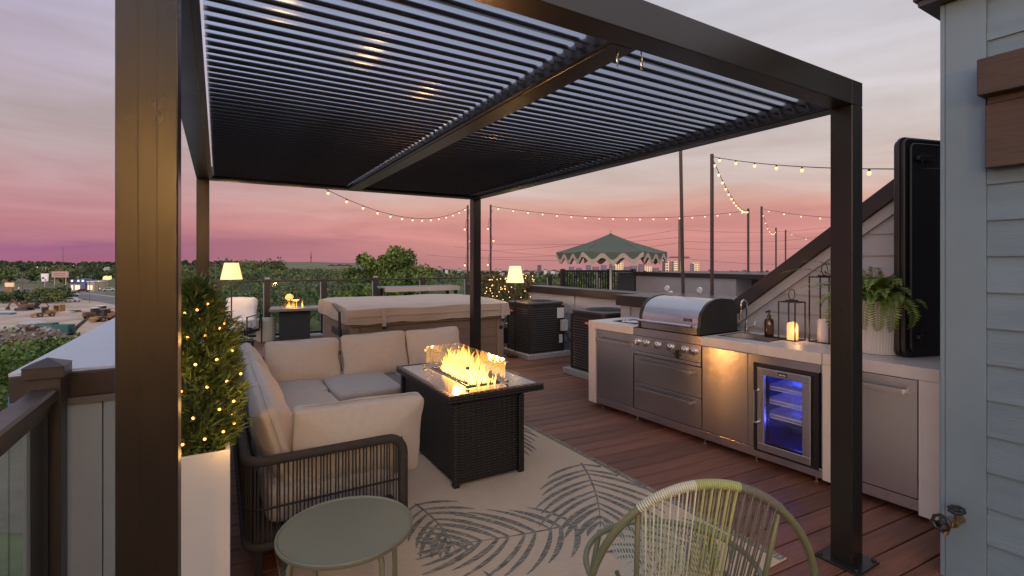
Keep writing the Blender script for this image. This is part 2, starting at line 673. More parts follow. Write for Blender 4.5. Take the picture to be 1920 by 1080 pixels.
# ---- the building the deck stands on ---------------------------------------
bl = thing('townhouse', 'pale grey townhouse block that carries the roof deck', 'building')
mb = MB()
mb.box(-.7, 5.6, -6, 11.4, GZ - .5, -.31)
mb.build('wall', mat('townhouse_wall', (.34, .38, .38), .7, var=.08, vscale=1.0, bump=.1, bscale=10), bl)

# ---- broad left parapet with pale metal top ------------------------------------
lp = thing('parapet_wall', 'broad low parapet with pale blue-grey metal top left of the pergola', 'parapet wall', (-.71, 2.74, 0))
M_ROOFM = mat('pale_roof_metal', (.47, .53, .6), .5, metal=0.0, var=.05, vscale=1.5, bump=.05, bscale=20)
MB().box(.03, .44, .03, 5.6, -.3, 1.0).build('wall', M_TRIM_B, lp)
MB().box(-.015, .455, .0, 5.62, 1.09, 1.102).build('metal_top', M_ROOFM, lp)
MB().box(-.01, .45, -.012, .028, .985, 1.088).box(-.012, -.002, .028, 5.6, .985, 1.088).build('fascia', M_COPING, lp, bevel=.003)
MB().box(.0, .44, -.02, .028, .955, .983).build('trim_strip', mat('grey_brown_trim', (.11, .1, .1), .5), lp)
MB().box(.03, .28, -.005, .028, -.3, .953).build('siding_panel', mat('panel_grey', (.25, .3, .335), .6, var=.05, vscale=3, bump=.1, bscale=30), lp, bevel=.003)
MB().box(.284, .44, -.008, .028, -.3, .953).build('corner_board', MATS['panel_grey'], lp, bevel=.003)

# ---- near left railing -------------------------------------------------------
rl = thing('glass_railing', 'brown metal railing with glass panel and capped newel post at the left edge', 'railing', (-.58, 2.62, 0))
MB().box(-.05, .05, -.05, .05, 0, 1.1).build('newel_post', M_COPING, rl, bevel=.003)
mb = MB().box(-.062, .062, -.062, .062, 1.1, 1.145)
mb.add([(-.066, -.066, 1.145), (.066, -.066, 1.145), (.066, .066, 1.145), (-.066, .066, 1.145), (0, 0, 1.175)],
       [(0, 3, 2, 1), (0, 1, 4), (1, 2, 4), (2, 3, 4), (3, 0, 4)])
mb.build('post_cap', M_COPING, rl, bevel=.002)
MB().prism([(-.042, 1.015), (.042, 1.015), (.042, 1.05), (.034, 1.06), (-.034, 1.06), (-.042, 1.05)], -3.6, -.052, axis='y').build('handrail', M_COPING, rl)
MB().box(-.022, .022, -3.6, -.052, .97, 1.012).build('upper_rail', M_COPING, rl)
MB().box(-.022, .022, -3.6, -.052, .08, .12).build('lower_rail', M_COPING, rl)
MB().box(-.005, .005, -3.6, -.07, .122, .968).build('glass_panel', M_GLASS, rl)
MB().box(-.016, .016, -.072, -.054, .122, .968).build('glass_clip', M_BLACK, rl)

# ---- house corner at right -----------------------------------------------------
hs = thing('house', 'pale blue-grey clapboard house corner at the right edge', 'house', (3.1, .99, 0))
MB().box(.02, 3.0, -5.0, -.02, -.3, 2.83).build('wall_core', M_SIDE_B, hs)
MB().box(-.012, .012, -.15, .0, -.05, 2.828).build('corner_board', M_TRIM_B, hs, bevel=.002)
MB().box(-.012, .14, .002, .02, -.05, 2.828).build('corner_board', M_TRIM_B, hs, bevel=.002)


def lap(parent, M, length, zs, mtl, ends=None, name='siding_board', proud=.016):
    """clapboards in local x (length) / z; M maps local (x, out=-y, z) to parent space"""
    for i, (z0, z1) in enumerate(zs):
        x0, x1 = (0, length) if ends is None else ends(z0, z1)
        if x1 - x0 < .03: continue
        pr = [(-proud, z0), (-.0, z0), (-.0, z1 + .004), (-.004, z1 + .004)]
        mb = MB().prism(pr, x0, x1, axis='x')
        mb.v = [tuple(M @ Vector(p)) for p in mb.v]
        mb.build(name, mtl, parent)


exp_ = .1685
z0s = [(-.105 + exp_ * i, -.105 + exp_ * (i + 1)) for i in range(17)]
Mh = Matrix.Translation((.012, -.151, 0)) @ Matrix.Rotation(-math.pi / 2, 4, 'Z')
lap(hs, Mh, 4.4, z0s, M_SIDE_B)
MB().box(-.085, 3.2, -5.2, .085, 2.832, 2.86).build('soffit', M_COPING, hs)
MB().box(-.1, 3.2, -5.2, .1, 2.862, 3.05).build('fascia', M_COPING, hs)
MB().box(-.013, 3.0, .021, .03, -.3, 2.828).build('end_wall', M_SIDE_B, hs) if False else None

tb = thing('timber_bracket', 'brown timber bracket bolted on the pale house siding', 'timber bracket', (3.08, .99 - .152, 0))
MB().box(-.055, .0, -.62, -.012, 1.985, 2.275).build('back_board', M_TIMBER, tb, bevel=.004)
MB().box(-.115, .0, -.30, .0, 2.31, 2.475).build('beam_end', M_TIMBER, tb, bevel=.004)
MB().box(-.05, .0, -.6, -.02, 2.277, 2.308).build('spacer', M_TIMBER, tb)

hb_ = thing('hose_bib', 'brass hose tap with black round handle on the corner board', 'tap', (3.086, .93, .31))
M_BRASS = mat('old_brass', (.36, .27, .14), .35, metal=1.0, var=.2, vscale=30)
mb = MB().tube([(0, 0, 0), (-.03, 0, 0), (-.085, .0, -.005)], [.02, .013, .016], 10)
mb.tube([(-.06, 0, 0), (-.09, .02, -.02), (-.095, .03, -.06)], [.013, .013, .012], 10)
mb.lathe([(.03, 0), (.03, .006)], (0, 0, 0), 12) if False else None
mb.build('tap_body', M_BRASS, hb_, smooth='auto')


def handwheel(c, ax, r):
    mb = MB()
    n = 24
    pts = [Vector((math.cos(2 * math.pi * i / n) * r * (1 + .08 * math.cos(8 * 2 * math.pi * i / n)), math.sin(2 * math.pi * i / n) * r * (1 + .08 * math.cos(8 * 2 * math.pi * i / n)), 0)) for i in range(n)]
    mb.tube(pts, .007, 6, closed=True)
    for i in range(4):
        a = math.pi / 2 * i
        mb.tube([(0, 0, 0), (math.cos(a) * r, math.sin(a) * r, 0)], .006, 6)
    mb.lathe([(.012, -.008), (.014, .006), (.006, .01)], (0, 0, 0), 12)
    Q = Vector((0, 0, 1)).rotation_difference(Vector(ax)).to_matrix().to_4x4()
    mb.v = [tuple(Vector(c) + Q @ Vector(p)) for p in mb.v]
    mb.build('handle', M_BLACK, hb_, smooth='auto')


handwheel((-.125, .035, .0), (-1, .15, .1), .034)
handwheel((-.085, -.01, .07), (-.3, .0, 1), .028)
MB().tube([(-.085, 0, 0), (-.125, .035, 0)], .006, 6).tube([(-.07, -.005, 0), (-.085, -.01, .07)], .006, 6).build('stem', M_BRASS, hb_)

# unseen lit room added behind the viewpoint, so its door glow gilds the pergola posts
RY_ = -2.25 - .99
Mr = Matrix.Translation((-3.1, 0, 0))
def hbox(x0, x1, y0, y1, z0, z1): return MB().box(x0 - 3.1, x1 - 3.1, y0 - .99, y1 - .99, z0, z1)
for q in ((-1.72, -1.5, -2.4, -2.25, -.3, 3.05), (.75, .97, -2.4, -2.25, -.3, 3.05), (-1.498, .748, -2.4, -2.25, 2.92, 3.05)):
    hbox(*q).build('rear_wall', M_SIDE_B, hs)
M_ROOM = mat('room_paint', (.75, .66, .52), .8)
hbox(-1.5, .75, -4.6, -4.5, -.02, 2.95).build('room_wall', M_ROOM, hs)
hbox(-1.6, -1.5, -4.6, -2.41, -.02, 2.95).build('room_wall', M_ROOM, hs)
hbox(.75, .85, -4.6, -2.41, -.02, 2.95).build('room_wall', M_ROOM, hs)
hbox(-1.6, .85, -4.6, -2.41, 2.951, 3.05).build('room_ceiling', M_ROOM, hs)
hbox(-1.6, .85, -4.6, -2.41, -.1, -.021).build('room_floor', M_TIMBER, hs)
for a, b in ((-1.49, -.385), (-.365, .74)):
    dd = MB()
    for q in ((a, a + .06, 0.02, 2.9), (b - .06, b, 0.02, 2.9), (a + .061, b - .061, .02, .1), (a + .061, b - .061, 2.82, 2.9), (a + .061, b - .061, 2.26, 2.32)):
        dd.box(q[0] - 3.1, q[1] - 3.1, -2.36 - .99, -2.31 - .99, q[2], q[3])
    d_ = dd.build('patio_door', M_COPING, hs)
    hbox(a + .061, b - .061, -2.338, -2.332, .901, 2.819).build('door_glass', M_CLEAR, d_)
    hbox(a + .061, b - .061, -2.345, -2.325, .101, .9).build('door_panel', M_COPING, d_)  # solid panel added so the gold on the posts fades downwards
rl_ = bpy.data.lights.new('unseen_room_lamp', 'POINT')
rl_.energy = 330
rl_.color = (1, .54, .16)
rl_.shadow_soft_size = .15
link('unseen_room_lamp', rl_, hs, (-.4 - 3.1, -3.5 - .99, 2.4))

# ---- sloped bulkhead behind the kitchen ---------------------------------------------
BX = 4.32
SL = .745


def slope_z(y): return 1.235 + SL * (2.93 - y)


bk = thing('stair_bulkhead', 'grey clapboard stair bulkhead with dark sloped roof edge behind the counter', 'stair bulkhead', (BX, 2.93, 0))
ymax = -2.1   # local y (towards camera)
mb = MB().prism([(.05, -.3), (.05, slope_z(2.98) - .16), (-1.95, slope_z(2.93 - 1.95) - .16), (-1.95, -.3)], .02, 1.2, axis='x')
mb.build('wall_core', M_SIDE_G, bk)
mb = MB().prism([(.12, slope_z(3.05) - .005), (.12, slope_z(3.05) - .15), (-1.95, slope_z(.98) - .15), (-1.95, slope_z(.98) - .005)], -.05, 1.3, axis='x')
mb.build('roof_edge', M_COPING, bk, bevel=.004)
mb = MB().prism([(.05, slope_z(2.98) - .153), (.05, slope_z(2.98) - .25), (-1.95, slope_z(.98) - .25), (-1.95, slope_z(.98) - .153)], -.018, .018, axis='x')
mb.build('trim_board', M_SIDE_G, bk, bevel=.002)
Mb = Matrix.Translation((.018, .05, 0)) @ Matrix.Rotation(-math.pi / 2, 4, 'Z')


def bk_ends(z0, z1):
    # local x runs towards camera (0 at y=2.98); board visible where slope_z - .25 > z
    ystart = 2.93 - ((z0 + .25 + .02) - 1.235) / SL
    return max(0, 2.98 - ystart), 2.0


lap(bk, Mb, 2.0, [(.12 + .165 * i, .12 + .165 * (i + 1)) for i in range(16)], M_SIDE_G, bk_ends)

# ---- parapets at right -----------------------------------------------------------
p1 = thing('parapet_wall', 'low grey parapet with dark coping right behind the grill', 'parapet wall', (BX, 2.99, 0))
MB().box(.02, .9, .0, 1.58, -.3, 1.02).build('wall_core', M_SIDE_G, p1)
MB().box(-.04, .98, .0, 1.64, 1.022, 1.15).build('coping', M_COPING, p1, bevel=.004)
MB().box(-.012, .018, 1.42, 1.58, -.3, 1.02).build('corner_board', M_SIDE_G, p1, bevel=.002)
MB().box(-.006, .018, 1.18, 1.3, .72, .86).build('outlet_box', M_SIDE_G, p1, bevel=.004)
lap(p1, Matrix.Translation((.02, 1.42, 0)) @ Matrix.Rotation(-math.pi / 2, 4, 'Z'), 1.42, [(.02 + .165 * i, .02 + .165 * (i + 1)) for i in range(6)], M_SIDE_G)
PX = 5.25
p2 = thing('parapet_wall', 'grey clapboard parapet with dark brown coping behind the air conditioners', 'parapet wall', (PX, 4.64, 0))
LEN = 3.5
MB().box(.02, .3, .0, LEN, -.3, .98).build('wall_core', M_SIDE_G, p2)
MB().box(-.04, .34, -1.6, LEN + .05, .982, 1.105).build('coping', M_COPING, p2, bevel=.004)
MB().box(-.012, .018, 2.05, 2.2, -.3, .98).build('corner_board', M_SIDE_G, p2, bevel=.002)
MB().box(-.012, .018, LEN - .1, LEN, -.3, .98).build('corner_board', M_SIDE_G, p2, bevel=.002)
zl = [(.0 + .164 * i, .0 + .164 * (i + 1)) for i in range(6)]
lap(p2, Matrix.Translation((.02, 2.05, 0)) @ Matrix.Rotation(-math.pi / 2, 4, 'Z'), 2.05, zl, M_SIDE_G)
lap(p2, Matrix.Translation((.02, LEN - .1, 0)) @ Matrix.Rotation(-math.pi / 2, 4, 'Z'), LEN - .1 - 2.2, zl, M_SIDE_G)

# ---- far glass railing ---------------------------------------------------------------
fr = thing('glass_railing', 'dark metal railing with glass panels at the far end of the deck', 'railing', (-.72, 11.2, 0))
RH = 1.19
MB().box(0, 6.9, -.03, .03, RH - .035, RH).build('top_rail', M_COPING, fr, bevel=.003)
MB().box(0, 6.9, -.025, .025, .05, .1).build('bottom_rail', M_COPING, fr)
MB().box(0, 6.9, -.09, .09, -.02, .03).build('kerb', M_ROOFM, fr)
pxs = [410, 501, 607, 704, 792, 876, 955, 1030]
xs = []
for p in pxs:
    r = (p - 960) / FPX
    Z = 11.2 / (-S_ * r + C_)
    xs.append(at(p, 500, Z).x + .72)
for x in xs:
    MB().box(x - .055, x + .055, -.055, .055, .0, RH + .02).build('post', M_COPING, fr, bevel=.004)
xs2 = [0] + xs
for a, b in zip(xs2[:-1], xs2[1:]):
    MB().box(a + .075, b - .075, -.005, .005, .115, RH - .045).build('glass_panel', M_GLASS, fr)
    MB().box(b - .074, b - .058, -.012, .012, .115, RH - .045).build('clip', mat('grey_clip', (.4, .42, .4), .4), fr)
for i in (1, 3):
    MB().box(xs[i] - .045, xs[i] + .045, -.045, .045, RH + .022, RH + .06).build('post_cap', mat('pale_cap', (.35, .33, .32), .5), fr, bevel=.006)

# ================================================================== PERGOLA
X0, X1, Y0, Y1, PS, HB, HT = -.178, 2.868, 1.2564, 5.674, .1055, 2.357, 2.482
pg = thing('pergola', 'dark bronze louvered roof pergola over the lounge', 'pergola', (X0, Y0, 0))
W, L = X1 - X0, Y1 - Y0
for (px, py) in ((0, 0), (W - PS, 0), (0, L - PS), (W - PS, L - PS)):
    po = MB().box(px, px + PS, py, py + PS, .012, HB - .002).build('post', M_METAL, pg, bevel=.003)
    MB().box(px - .055, px + PS + .055, py - .055, py + PS + .055, .0, .0115).build('base_plate', M_METAL, po, bevel=.003)
    for sx in (-.035, PS + .035):
        for sy in (-.035, PS + .035):
            MB().lathe([(.011, 0), (.011, .008), (.006, .011)], (px + sx, py + sy, .012), 6).build('bolt', M_BLACK, po)
    if py == 0 and px == 0:      # raised groove lines on the near post face
        for gx in (.037, .0685):
            MB().box(px + gx - .0008, px + gx + .0008, py - .0008, py + .004, .012, HB - .004).build('groove', M_BLACK, po)
MB().box(PS + .001, W - PS - .001, 0, PS, HB, HT).build('front_beam', M_METAL, pg, bevel=.003)
MB().box(PS + .001, W - PS - .001, L - PS, L, HB, HT).build('back_beam', M_METAL, pg, bevel=.003)
MB().box(0, PS, PS + .001, L - PS - .001, HB, HT).build('left_beam', M_METAL, pg, bevel=.003)
MB().box(W - PS, W, PS + .001, L - PS - .001, HB, HT).build('right_beam', M_METAL, pg, bevel=.003)
for (px, py) in ((0, 0), (W - PS, 0), (0, L - PS), (W - PS, L - PS)):
    MB().box(px, px + PS, py, py + PS, HB, HT).build('corner_block', M_METAL, pg, bevel=.003)
MX0, MX1 = 1.25 - X0, 1.345 - X0
MB().box(MX0, MX1, PS + .001, L - PS - .001, HB, HT - .01).build('middle_beam', M_METAL, pg, bevel=.003)
# gutter ledges (inner lip) round each bay
for (a, b) in ((PS + .001, MX0 - .001), (MX1 + .001, W - PS - .001)):
    MB().box(a, a + .022, PS + .001, L - PS - .001, HB + .004, HB + .02).build('gutter_lip', M_METAL, pg)
    MB().box(b - .022, b, PS + .001, L - PS - .001, HB + .004, HB + .02).build('gutter_lip', M_METAL, pg)
    MB().box(a + .023, b - .023, L - PS - .03, L - PS - .001, HB + .004, HB + .02).build('gutter_lip', M_METAL, pg)
# label plate on back beam
MB().box(.37, .62, L - PS - .005, L - PS - .001, HB + .055, HB + .075).build('plate', mat('plate_tan', (.3, .22, .16), .5), pg)
PITCH, TILT = .0752, R(60)


def blade_mesh(Lb):
    prof = []
    w, t = .043, .009
    for i in range(9):
        u = -1 + 2 * i / 8
        prof.append((u * w, t * (1 - u * u) ** .5 + .001))
    for i in range(8, -1, -1):
        u = -1 + 2 * i / 8
        prof.append((u * w, -t * .35 * (1 - u * u) ** .5 - .001))
    ct, st = math.cos(TILT), math.sin(TILT)
    pr = [(a * ct - b * st, a * st + b * ct) for a, b in prof]
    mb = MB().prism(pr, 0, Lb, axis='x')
    # faces 2.. are the long strips: lower front half bright, the rest painted black as gap shade
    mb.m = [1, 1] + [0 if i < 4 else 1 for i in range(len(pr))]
    return mb.mesh('louver_blade', [M_BLADE, M_BLADE_SHADE], smooth='auto')


pin = MB().tube([(-.02, 0, 0), (.02, 0, 0)], .006, 6).mesh('pivot_pin', M_CHROME)
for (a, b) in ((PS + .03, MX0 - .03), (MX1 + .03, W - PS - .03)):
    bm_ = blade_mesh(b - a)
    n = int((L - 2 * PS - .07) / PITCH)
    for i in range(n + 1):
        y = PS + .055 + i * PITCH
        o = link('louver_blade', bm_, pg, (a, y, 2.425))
        if i % 1 == 0 and a > 1 or i % 2 == 0:
            link('pivot_pin', pin, pg, (b + .004 if a < 1 else a - .004, y, 2.415))
for (dx, dy) in ((1.295 - X0, .135), (1.40 - X0, .115)):
    q = thing('snap_hook', 'chrome snap hook hanging below the pergola beam' if dx < 1.5 else 'chrome snap hook hanging below the front beam beside the middle beam', 'hook', (X0 + dx, Y0 + dy, HB - .035), .5, None)
    n = 16
    pts = [(.008 * math.cos(2 * math.pi * i / n), 0, .028 * math.sin(2 * math.pi * i / n)) for i in range(n)]
    MB().tube(pts, .003, 6, closed=True).build('hook_ring', M_CHROME, q, smooth=True)
    MB().tube([(0, 0, .03), (0, 0, .05)], .003, 6).build('swivel', M_CHROME, q)
if len([o for o in bpy.data.objects if o.name.startswith('snap_hook')]) == 2:
    hk = [o for o in bpy.data.objects if o.name.startswith('snap_hook')]
    hk[0]['label'] = 'chrome snap hook hanging from the end of the middle roof beam'
    hk[1]['label'] = 'chrome snap hook hanging right beside the middle roof beam'

# ================================================================== RUG
RX0, RX1, RY0, RY1 = .26, 2.55, 1.47, 4.75
rug = MB().box(RX0, RX1, RY0, RY1, .0012, .009).build('area_rug', mat('rug_beige', (.6, .475, .34), .95, var=.12, vscale=14, stretch=(1, 9, 1), bump=.6, bscale=240, col2=(.7, .57, .43)), None, bevel=.002)
tag(rug, 'beige area rug with dark green-grey palm leaf pattern on the deck', 'rug')


def rug_ink():
    m = mat('rug_leaf_ink', (.055, .065, .06), .95)
    t = m.node_tree
    b = t.nodes['Principled BSDF']
    tcn = t.nodes.new('ShaderNodeTexCoord')
    mp = t.nodes.new('ShaderNodeMapping')
    mp.inputs['Scale'].default_value = (18, 170, 1)
    n = t.nodes.new('ShaderNodeTexNoise')
    n.inputs['Scale'].default_value = 1.0
    n.inputs['Detail'].default_value = 3
    rp = t.nodes.new('ShaderNodeValToRGB')
    rp.color_ramp.elements[0].position = .46
    rp.color_ramp.elements[1].position = .62
    rp.color_ramp.elements[0].color = (.075, .088, .08, 1)
    rp.color_ramp.elements[1].color = (.4, .34, .26, 1)
    t.links.new(tcn.outputs['Object'], mp.inputs[0])
    t.links.new(mp.outputs[0], n.inputs[0])
    t.links.new(n.outputs[0], rp.inputs[0])
    t.links.new(rp.outputs[0], b.inputs['Base Color'])
    return m


M_INK = rug_ink()


ZK = [0.0]


def frond(base, ang, length, bend, leaf, n=17, wid=.034, skip=0.0):
    """palm frond print: curved rib with long curved leaflets; clipped to the rug"""
    V, F = [], []
    pts = []
    a = ang
    p = Vector((base[0], base[1]))
    step = length / 30
    for i in range(31):
        pts.append((p.copy(), a))
        p = p + Vector((math.cos(a), math.sin(a))) * step
        a += bend / 30

    def strip(path, wfun):
        ZK[0] += 6e-6
        b0 = len(V)
        k = len(path)
        for i, q in enumerate(path):
            d = (path[min(i + 1, k - 1)] - path[max(i - 1, 0)])
            d = d.normalized() if d.length else Vector((1, 0))
            nn = Vector((-d.y, d.x)) * wfun(i / (k - 1))
            for s in (1, -1):
                V.append((q.x + s * nn.x, q.y + s * nn.y, .0098 + ZK[0]))
        for i in range(k - 1):
            F.append((b0 + 2 * i, b0 + 2 * i + 1, b0 + 2 * i + 3, b0 + 2 * i + 2))
    strip([q for q, _ in pts], lambda u: .007 * (1 - u) + .002)
    for j in range(n):
        u = .06 + .92 * j / (n - 1)
        q, qa = pts[int(u * 30)]
        ll = leaf * (math.sin(math.pi * min(1, (u * .85 + .17))) ** .7) * rng.uniform(.85, 1.1)
        for s in (1, -1):
            if rng.random() < skip: continue
            la = qa + s * (1.3 - .7 * u)
            path = []
            c = q.copy()
            for i in range(9):
                path.append(c.copy())
                c = c + Vector((math.cos(la), math.sin(la))) * ll / 8
                la -= s * .075
            ww = wid * rng.uniform(.75, 1.1)
            strip(path, lambda t: ww * (math.sin(math.pi * min(1, .12 + t * .85)) ** .8) * .55)
    ok = []
    m = .035
    for f in F:
        if all(RX0 + m < V[i][0] < RX1 - m and RY0 + m < V[i][1] < RY1 - m for i in f): ok.append(f)
    mb = MB()
    mb.add(V, ok)
    if ok:
        me = mb.mesh('palm_leaf_print', M_INK, fix=False)
        # all faces up
        bm = bmesh.new(); bm.from_mesh(me)
        for f in bm.faces:
            if f.normal.z < 0: f.normal_flip()
        bm.to_mesh(me); bm.free()
        link('palm_leaf_print', me, rug)


for args in [
    ((2.40, 2.98), R(247), 1.0, -.35, .58, 12, .036), ((1.84, 2.30), R(172), .95, -.25, .46, 12, .034),
    ((1.3, 1.56), R(128), .7, .3, .42, 10, .034), ((2.47, 4.15), R(226), .95, .4, .44, 12, .032),
    ((1.08, 3.02), R(282), .62, -.4, .36, 9, .03), ((.40, 1.98), R(-35), .6, .4, .32, 8, .03),
    ((2.48, 1.75), R(160), .7, .4, .36, 9, .032),
    ((.9, 4.45), R(-35), .9, -.4, .4, 13, .04), ((2.2, 4.68), R(232), .55, .4, .32, 10, .036), ((1.0, 3.9), R(100), .6, .3, .34, 11, .036)]:
    frond(*args)
mb = MB()
e = .055
for (a, b, c, d) in ((RX0 + .004, RX0 + e, RY0 + .004, RY1 - .004), (RX1 - e, RX1 - .004, RY0 + .004, RY1 - .004)):
    MB().add([(a, c, .0096), (b, c, .0096), (b, d, .0096), (a, d, .0096)], [(0, 1, 2, 3)]).build('edge_border', M_INK, rug)

# ================================================================== SOFA


def cushion(w, d, h, k=5.0, puff=.0, seg=12, crumple=.0, seed=0, pinch=0.0):
    """soft box centred on origin, z up; pinch draws the corners out thin (pillow)"""
    r_ = np.random.default_rng(seed)
    ph = r_.uniform(0, 6.28, 8)
    bm = bmesh.new()
    bmesh.ops.create_cube(bm, size=2)
    bmesh.ops.subdivide_edges(bm, edges=bm.edges[:], cuts=seg, use_grid_fill=True)
    for v in bm.verts:
        x, y, z = v.co
        nrm = (abs(x) ** k + abs(y) ** k + abs(z) ** k) ** (1 / k)
        x, y, z = x / nrm, y / nrm, z / nrm
        if pinch:
            rr = max(abs(x), abs(y)) ** 3
            z *= 1 - pinch * rr
            cc = (abs(x) * abs(y)) ** 2
            x *= .965 + .035 * cc + .02 * (abs(y) ** 4 - 1) * .5
            y *= .965 + .035 * cc + .02 * (abs(x) ** 4 - 1) * .5
        z *= 1 + puff * (1 - x * x) * (1 - y * y)
        if crumple:
            n = (math.sin(5 * x + 3 * y + ph[0]) + math.sin(9 * x - 4 * y + ph[1]) * .6 + math.sin(-7 * y + 4 * x + ph[2]) * .6 + math.sin(13 * x + 8 * y + ph[3]) * .3)
            z += crumple * n * (1 if z > 0 else -1) * .5
            x += crumple * .35 * math.sin(6 * y + ph[4])
            y += crumple * .5 * math.sin(5 * x + ph[5])
        v.co = (x * w / 2, y * d / 2, z * h / 2)
    me = bpy.data.meshes.new('cushion')
    bm.to_mesh(me)
    bm.free()
    me.polygons.foreach_set('use_smooth', [True] * len(me.polygons))
    return me


SX, SY = .115, 2.625        # outer near-left corner of the sofa
SFY, SRX = 5.40, 2.36       # far back plane, right end of the far run
so = thing('sectional_sofa', 'U-shaped patio sofa with beige cushions and charcoal rope back', 'sofa', (SX, SY, 0))
NW = .76                    # near end panel length (x)
FL = SFY - SY
SEATZ, PANELZ0, PANELZ1 = .43, .19, .60
# rounded rail path in plan: far end of left side -> near corner -> right end
RC = .09


def plan(t):
    pass


path = []
for i in range(8): path.append((0, FL - .02 - (FL - .02 - RC) * i / 7))
for i in range(1, 8):
    a = math.pi + (math.pi / 2) * i / 7
    path.append((RC + RC * math.cos(a), RC + RC * math.sin(a)))
for i in range(1, 9): path.append((RC + (NW - .09 - RC) * i / 8, 0))
top = [(x, y, PANELZ1 + .0) for x, y in path]
for i in range(1, 8):
    a = math.pi / 2 * i / 7
    top.append((NW - .09 + .09 * math.sin(a), 0, PANELZ1 - .09 + .09 * math.cos(a)))
top += [(NW, 0, .45), (NW, 0, .3), (NW, 0, PANELZ0)]
MB().tube(top, .024, 10).build('back_rail', M_ROPE, so, smooth=True)
MB().tube([(x, y, PANELZ0) for x, y in path] + [(NW, 0, PANELZ0)], .02, 8).build('lower_rail', M_ROPE, so, smooth=True)
MB().tube([(x * 1.0, y, .37) for x, y in path[7:]] + [(NW, .0, .37)], .006, 6).build('brace_wire', M_BLACK, so)
# far run back rail
MB().tube([(0, FL, .2), (0, FL, PANELZ1 - .05), (.05, FL, PANELZ1), (SRX - SX - .09, FL, PANELZ1), (SRX - SX - .02, FL, PANELZ1 - .05), (SRX - SX, FL, .2)], .024, 8).build('back_rail', M_ROPE, so, smooth=True)
cord = MB().tube([(0, 0, PANELZ0), (0, 0, (PANELZ0 + PANELZ1) / 2), (0, 0, PANELZ1)], .0042, 5, cap=False).mesh('rope_cord', M_ROPE, smooth=True)
dense = []
for (a, b) in zip(path[7:-1], path[8:]):
    d = math.dist(a, b)
    nn = max(1, int(d / .0165))
    for i in range(nn): dense.append((a[0] + (b[0] - a[0]) * i / nn, a[1] + (b[1] - a[1]) * i / nn))
x = dense[-1][0]
while x < NW - .02:
    x += .0165
    dense.append((x, 0))
for i, (x, y) in enumerate(dense):
    link('rope_cord', cord, so, (x + rng.uniform(-.002, .002), y, 0), (rng.uniform(-.01, .01), rng.uniform(-.006, .006), 0))
y = RC + .03
while y < FL - .1:
    link('rope_cord', cord, so, (0, y, 0))
    y += .024
mb = MB()
xr = SRX - SX
x = .05
while x < xr - .05:
    mb.tube([(x, FL, .2), (x, FL, PANELZ1)], .0042, 4, cap=False)
    x += .03
tag(mb.build('far_rope_cords', M_ROPE, so), kind='stuff')
# frames (seat base)
fm = M_ROPE
MB().box(.03, .735, .03, FL - .02, .17, .235).build('seat_frame', fm, so, bevel=.01)
MB().box(.737, xr - .02, FL - .80, FL - .03, .17, .235).build('seat_frame', fm, so, bevel=.01)
MB().box(1.36, 1.46, FL - 1.0, FL - .12, .2, .405).build('end_console', mat('grey_rope_panel', (.2, .19, .19), .85, bump=.6, bscale=300), so, bevel=.008)
for (x, y) in ((.05, .03), (NW - .05, .03), (.05, 1.0), (.70, 1.0), (.05, FL - .05), (.72, FL - .8), (1.4, FL - .95), (xr - .06, FL - .8), (xr - .06, FL - .06)):
    MB().box(x - .018, x + .018, y - .018, y + .018, .0095, .17).build('leg', M_BLACK, so)
# seat cushions
sy = [(.05, .97), (.975, 1.99)]
for i, (a, b) in enumerate(sy):
    link('seat_cushion', cushion(.66, b - a, .19, 9, .12, seed=i, crumple=.03), so, (.415, (a + b) / 2, .335))
link('seat_cushion', cushion(.66, .755, .19, 9, .12, seed=5, crumple=.03), so, (.415, FL - .42, .335))
link('seat_cushion', cushion(.595, .98, .19, 9, .12, seed=6, crumple=.03), so, (1.055, FL - .55, .335))
link('seat_cushion', cushion(.72, .9, .19, 9, .12, seed=7, crumple=.03), so, (1.84, FL - .55, .335))
for o in list(so.children):
    if o.name.startswith('seat_cushion'): o.data.materials.append(M_SEATFAB)


def back_cushion(w, h, loc, rot, seed, th=.2):
    me = cushion(w, h, th, 13, .22, seg=18, seed=seed, crumple=.035, pinch=.6)
    me.materials.append(M_FABRIC)
    o = link('back_cushion', me, so, loc, rot)
    # piping along the seam
    n = 64
    pts = []
    for i in range(n):
        a = 2 * math.pi * i / n
        ca, sa = math.cos(a), math.sin(a)
        k = (abs(ca) ** 13 + abs(sa) ** 13) ** (-1 / 13)
        pts.append((ca * k * w / 2 * .985, sa * k * h / 2 * .985, .0))
    MB().tube(pts, .0035, 5, closed=True).build('piping', M_PIPE, o, smooth=True)
    return o


# cushion local: x=width, y=height, z=thickness
def facing(loc, yaw, tilt, w, h, seed, th=.2, roll=0):
    """yaw: direction the cushion faces (0 = +x), tilt back from vertical"""
    M = Matrix.Rotation(yaw + math.pi / 2, 4, 'Z') @ Matrix.Rotation(math.pi / 2 - tilt, 4, 'X') @ Matrix.Rotation(roll, 4, 'Z')
    o = back_cushion(w, h, loc, M.to_euler(), seed, th)


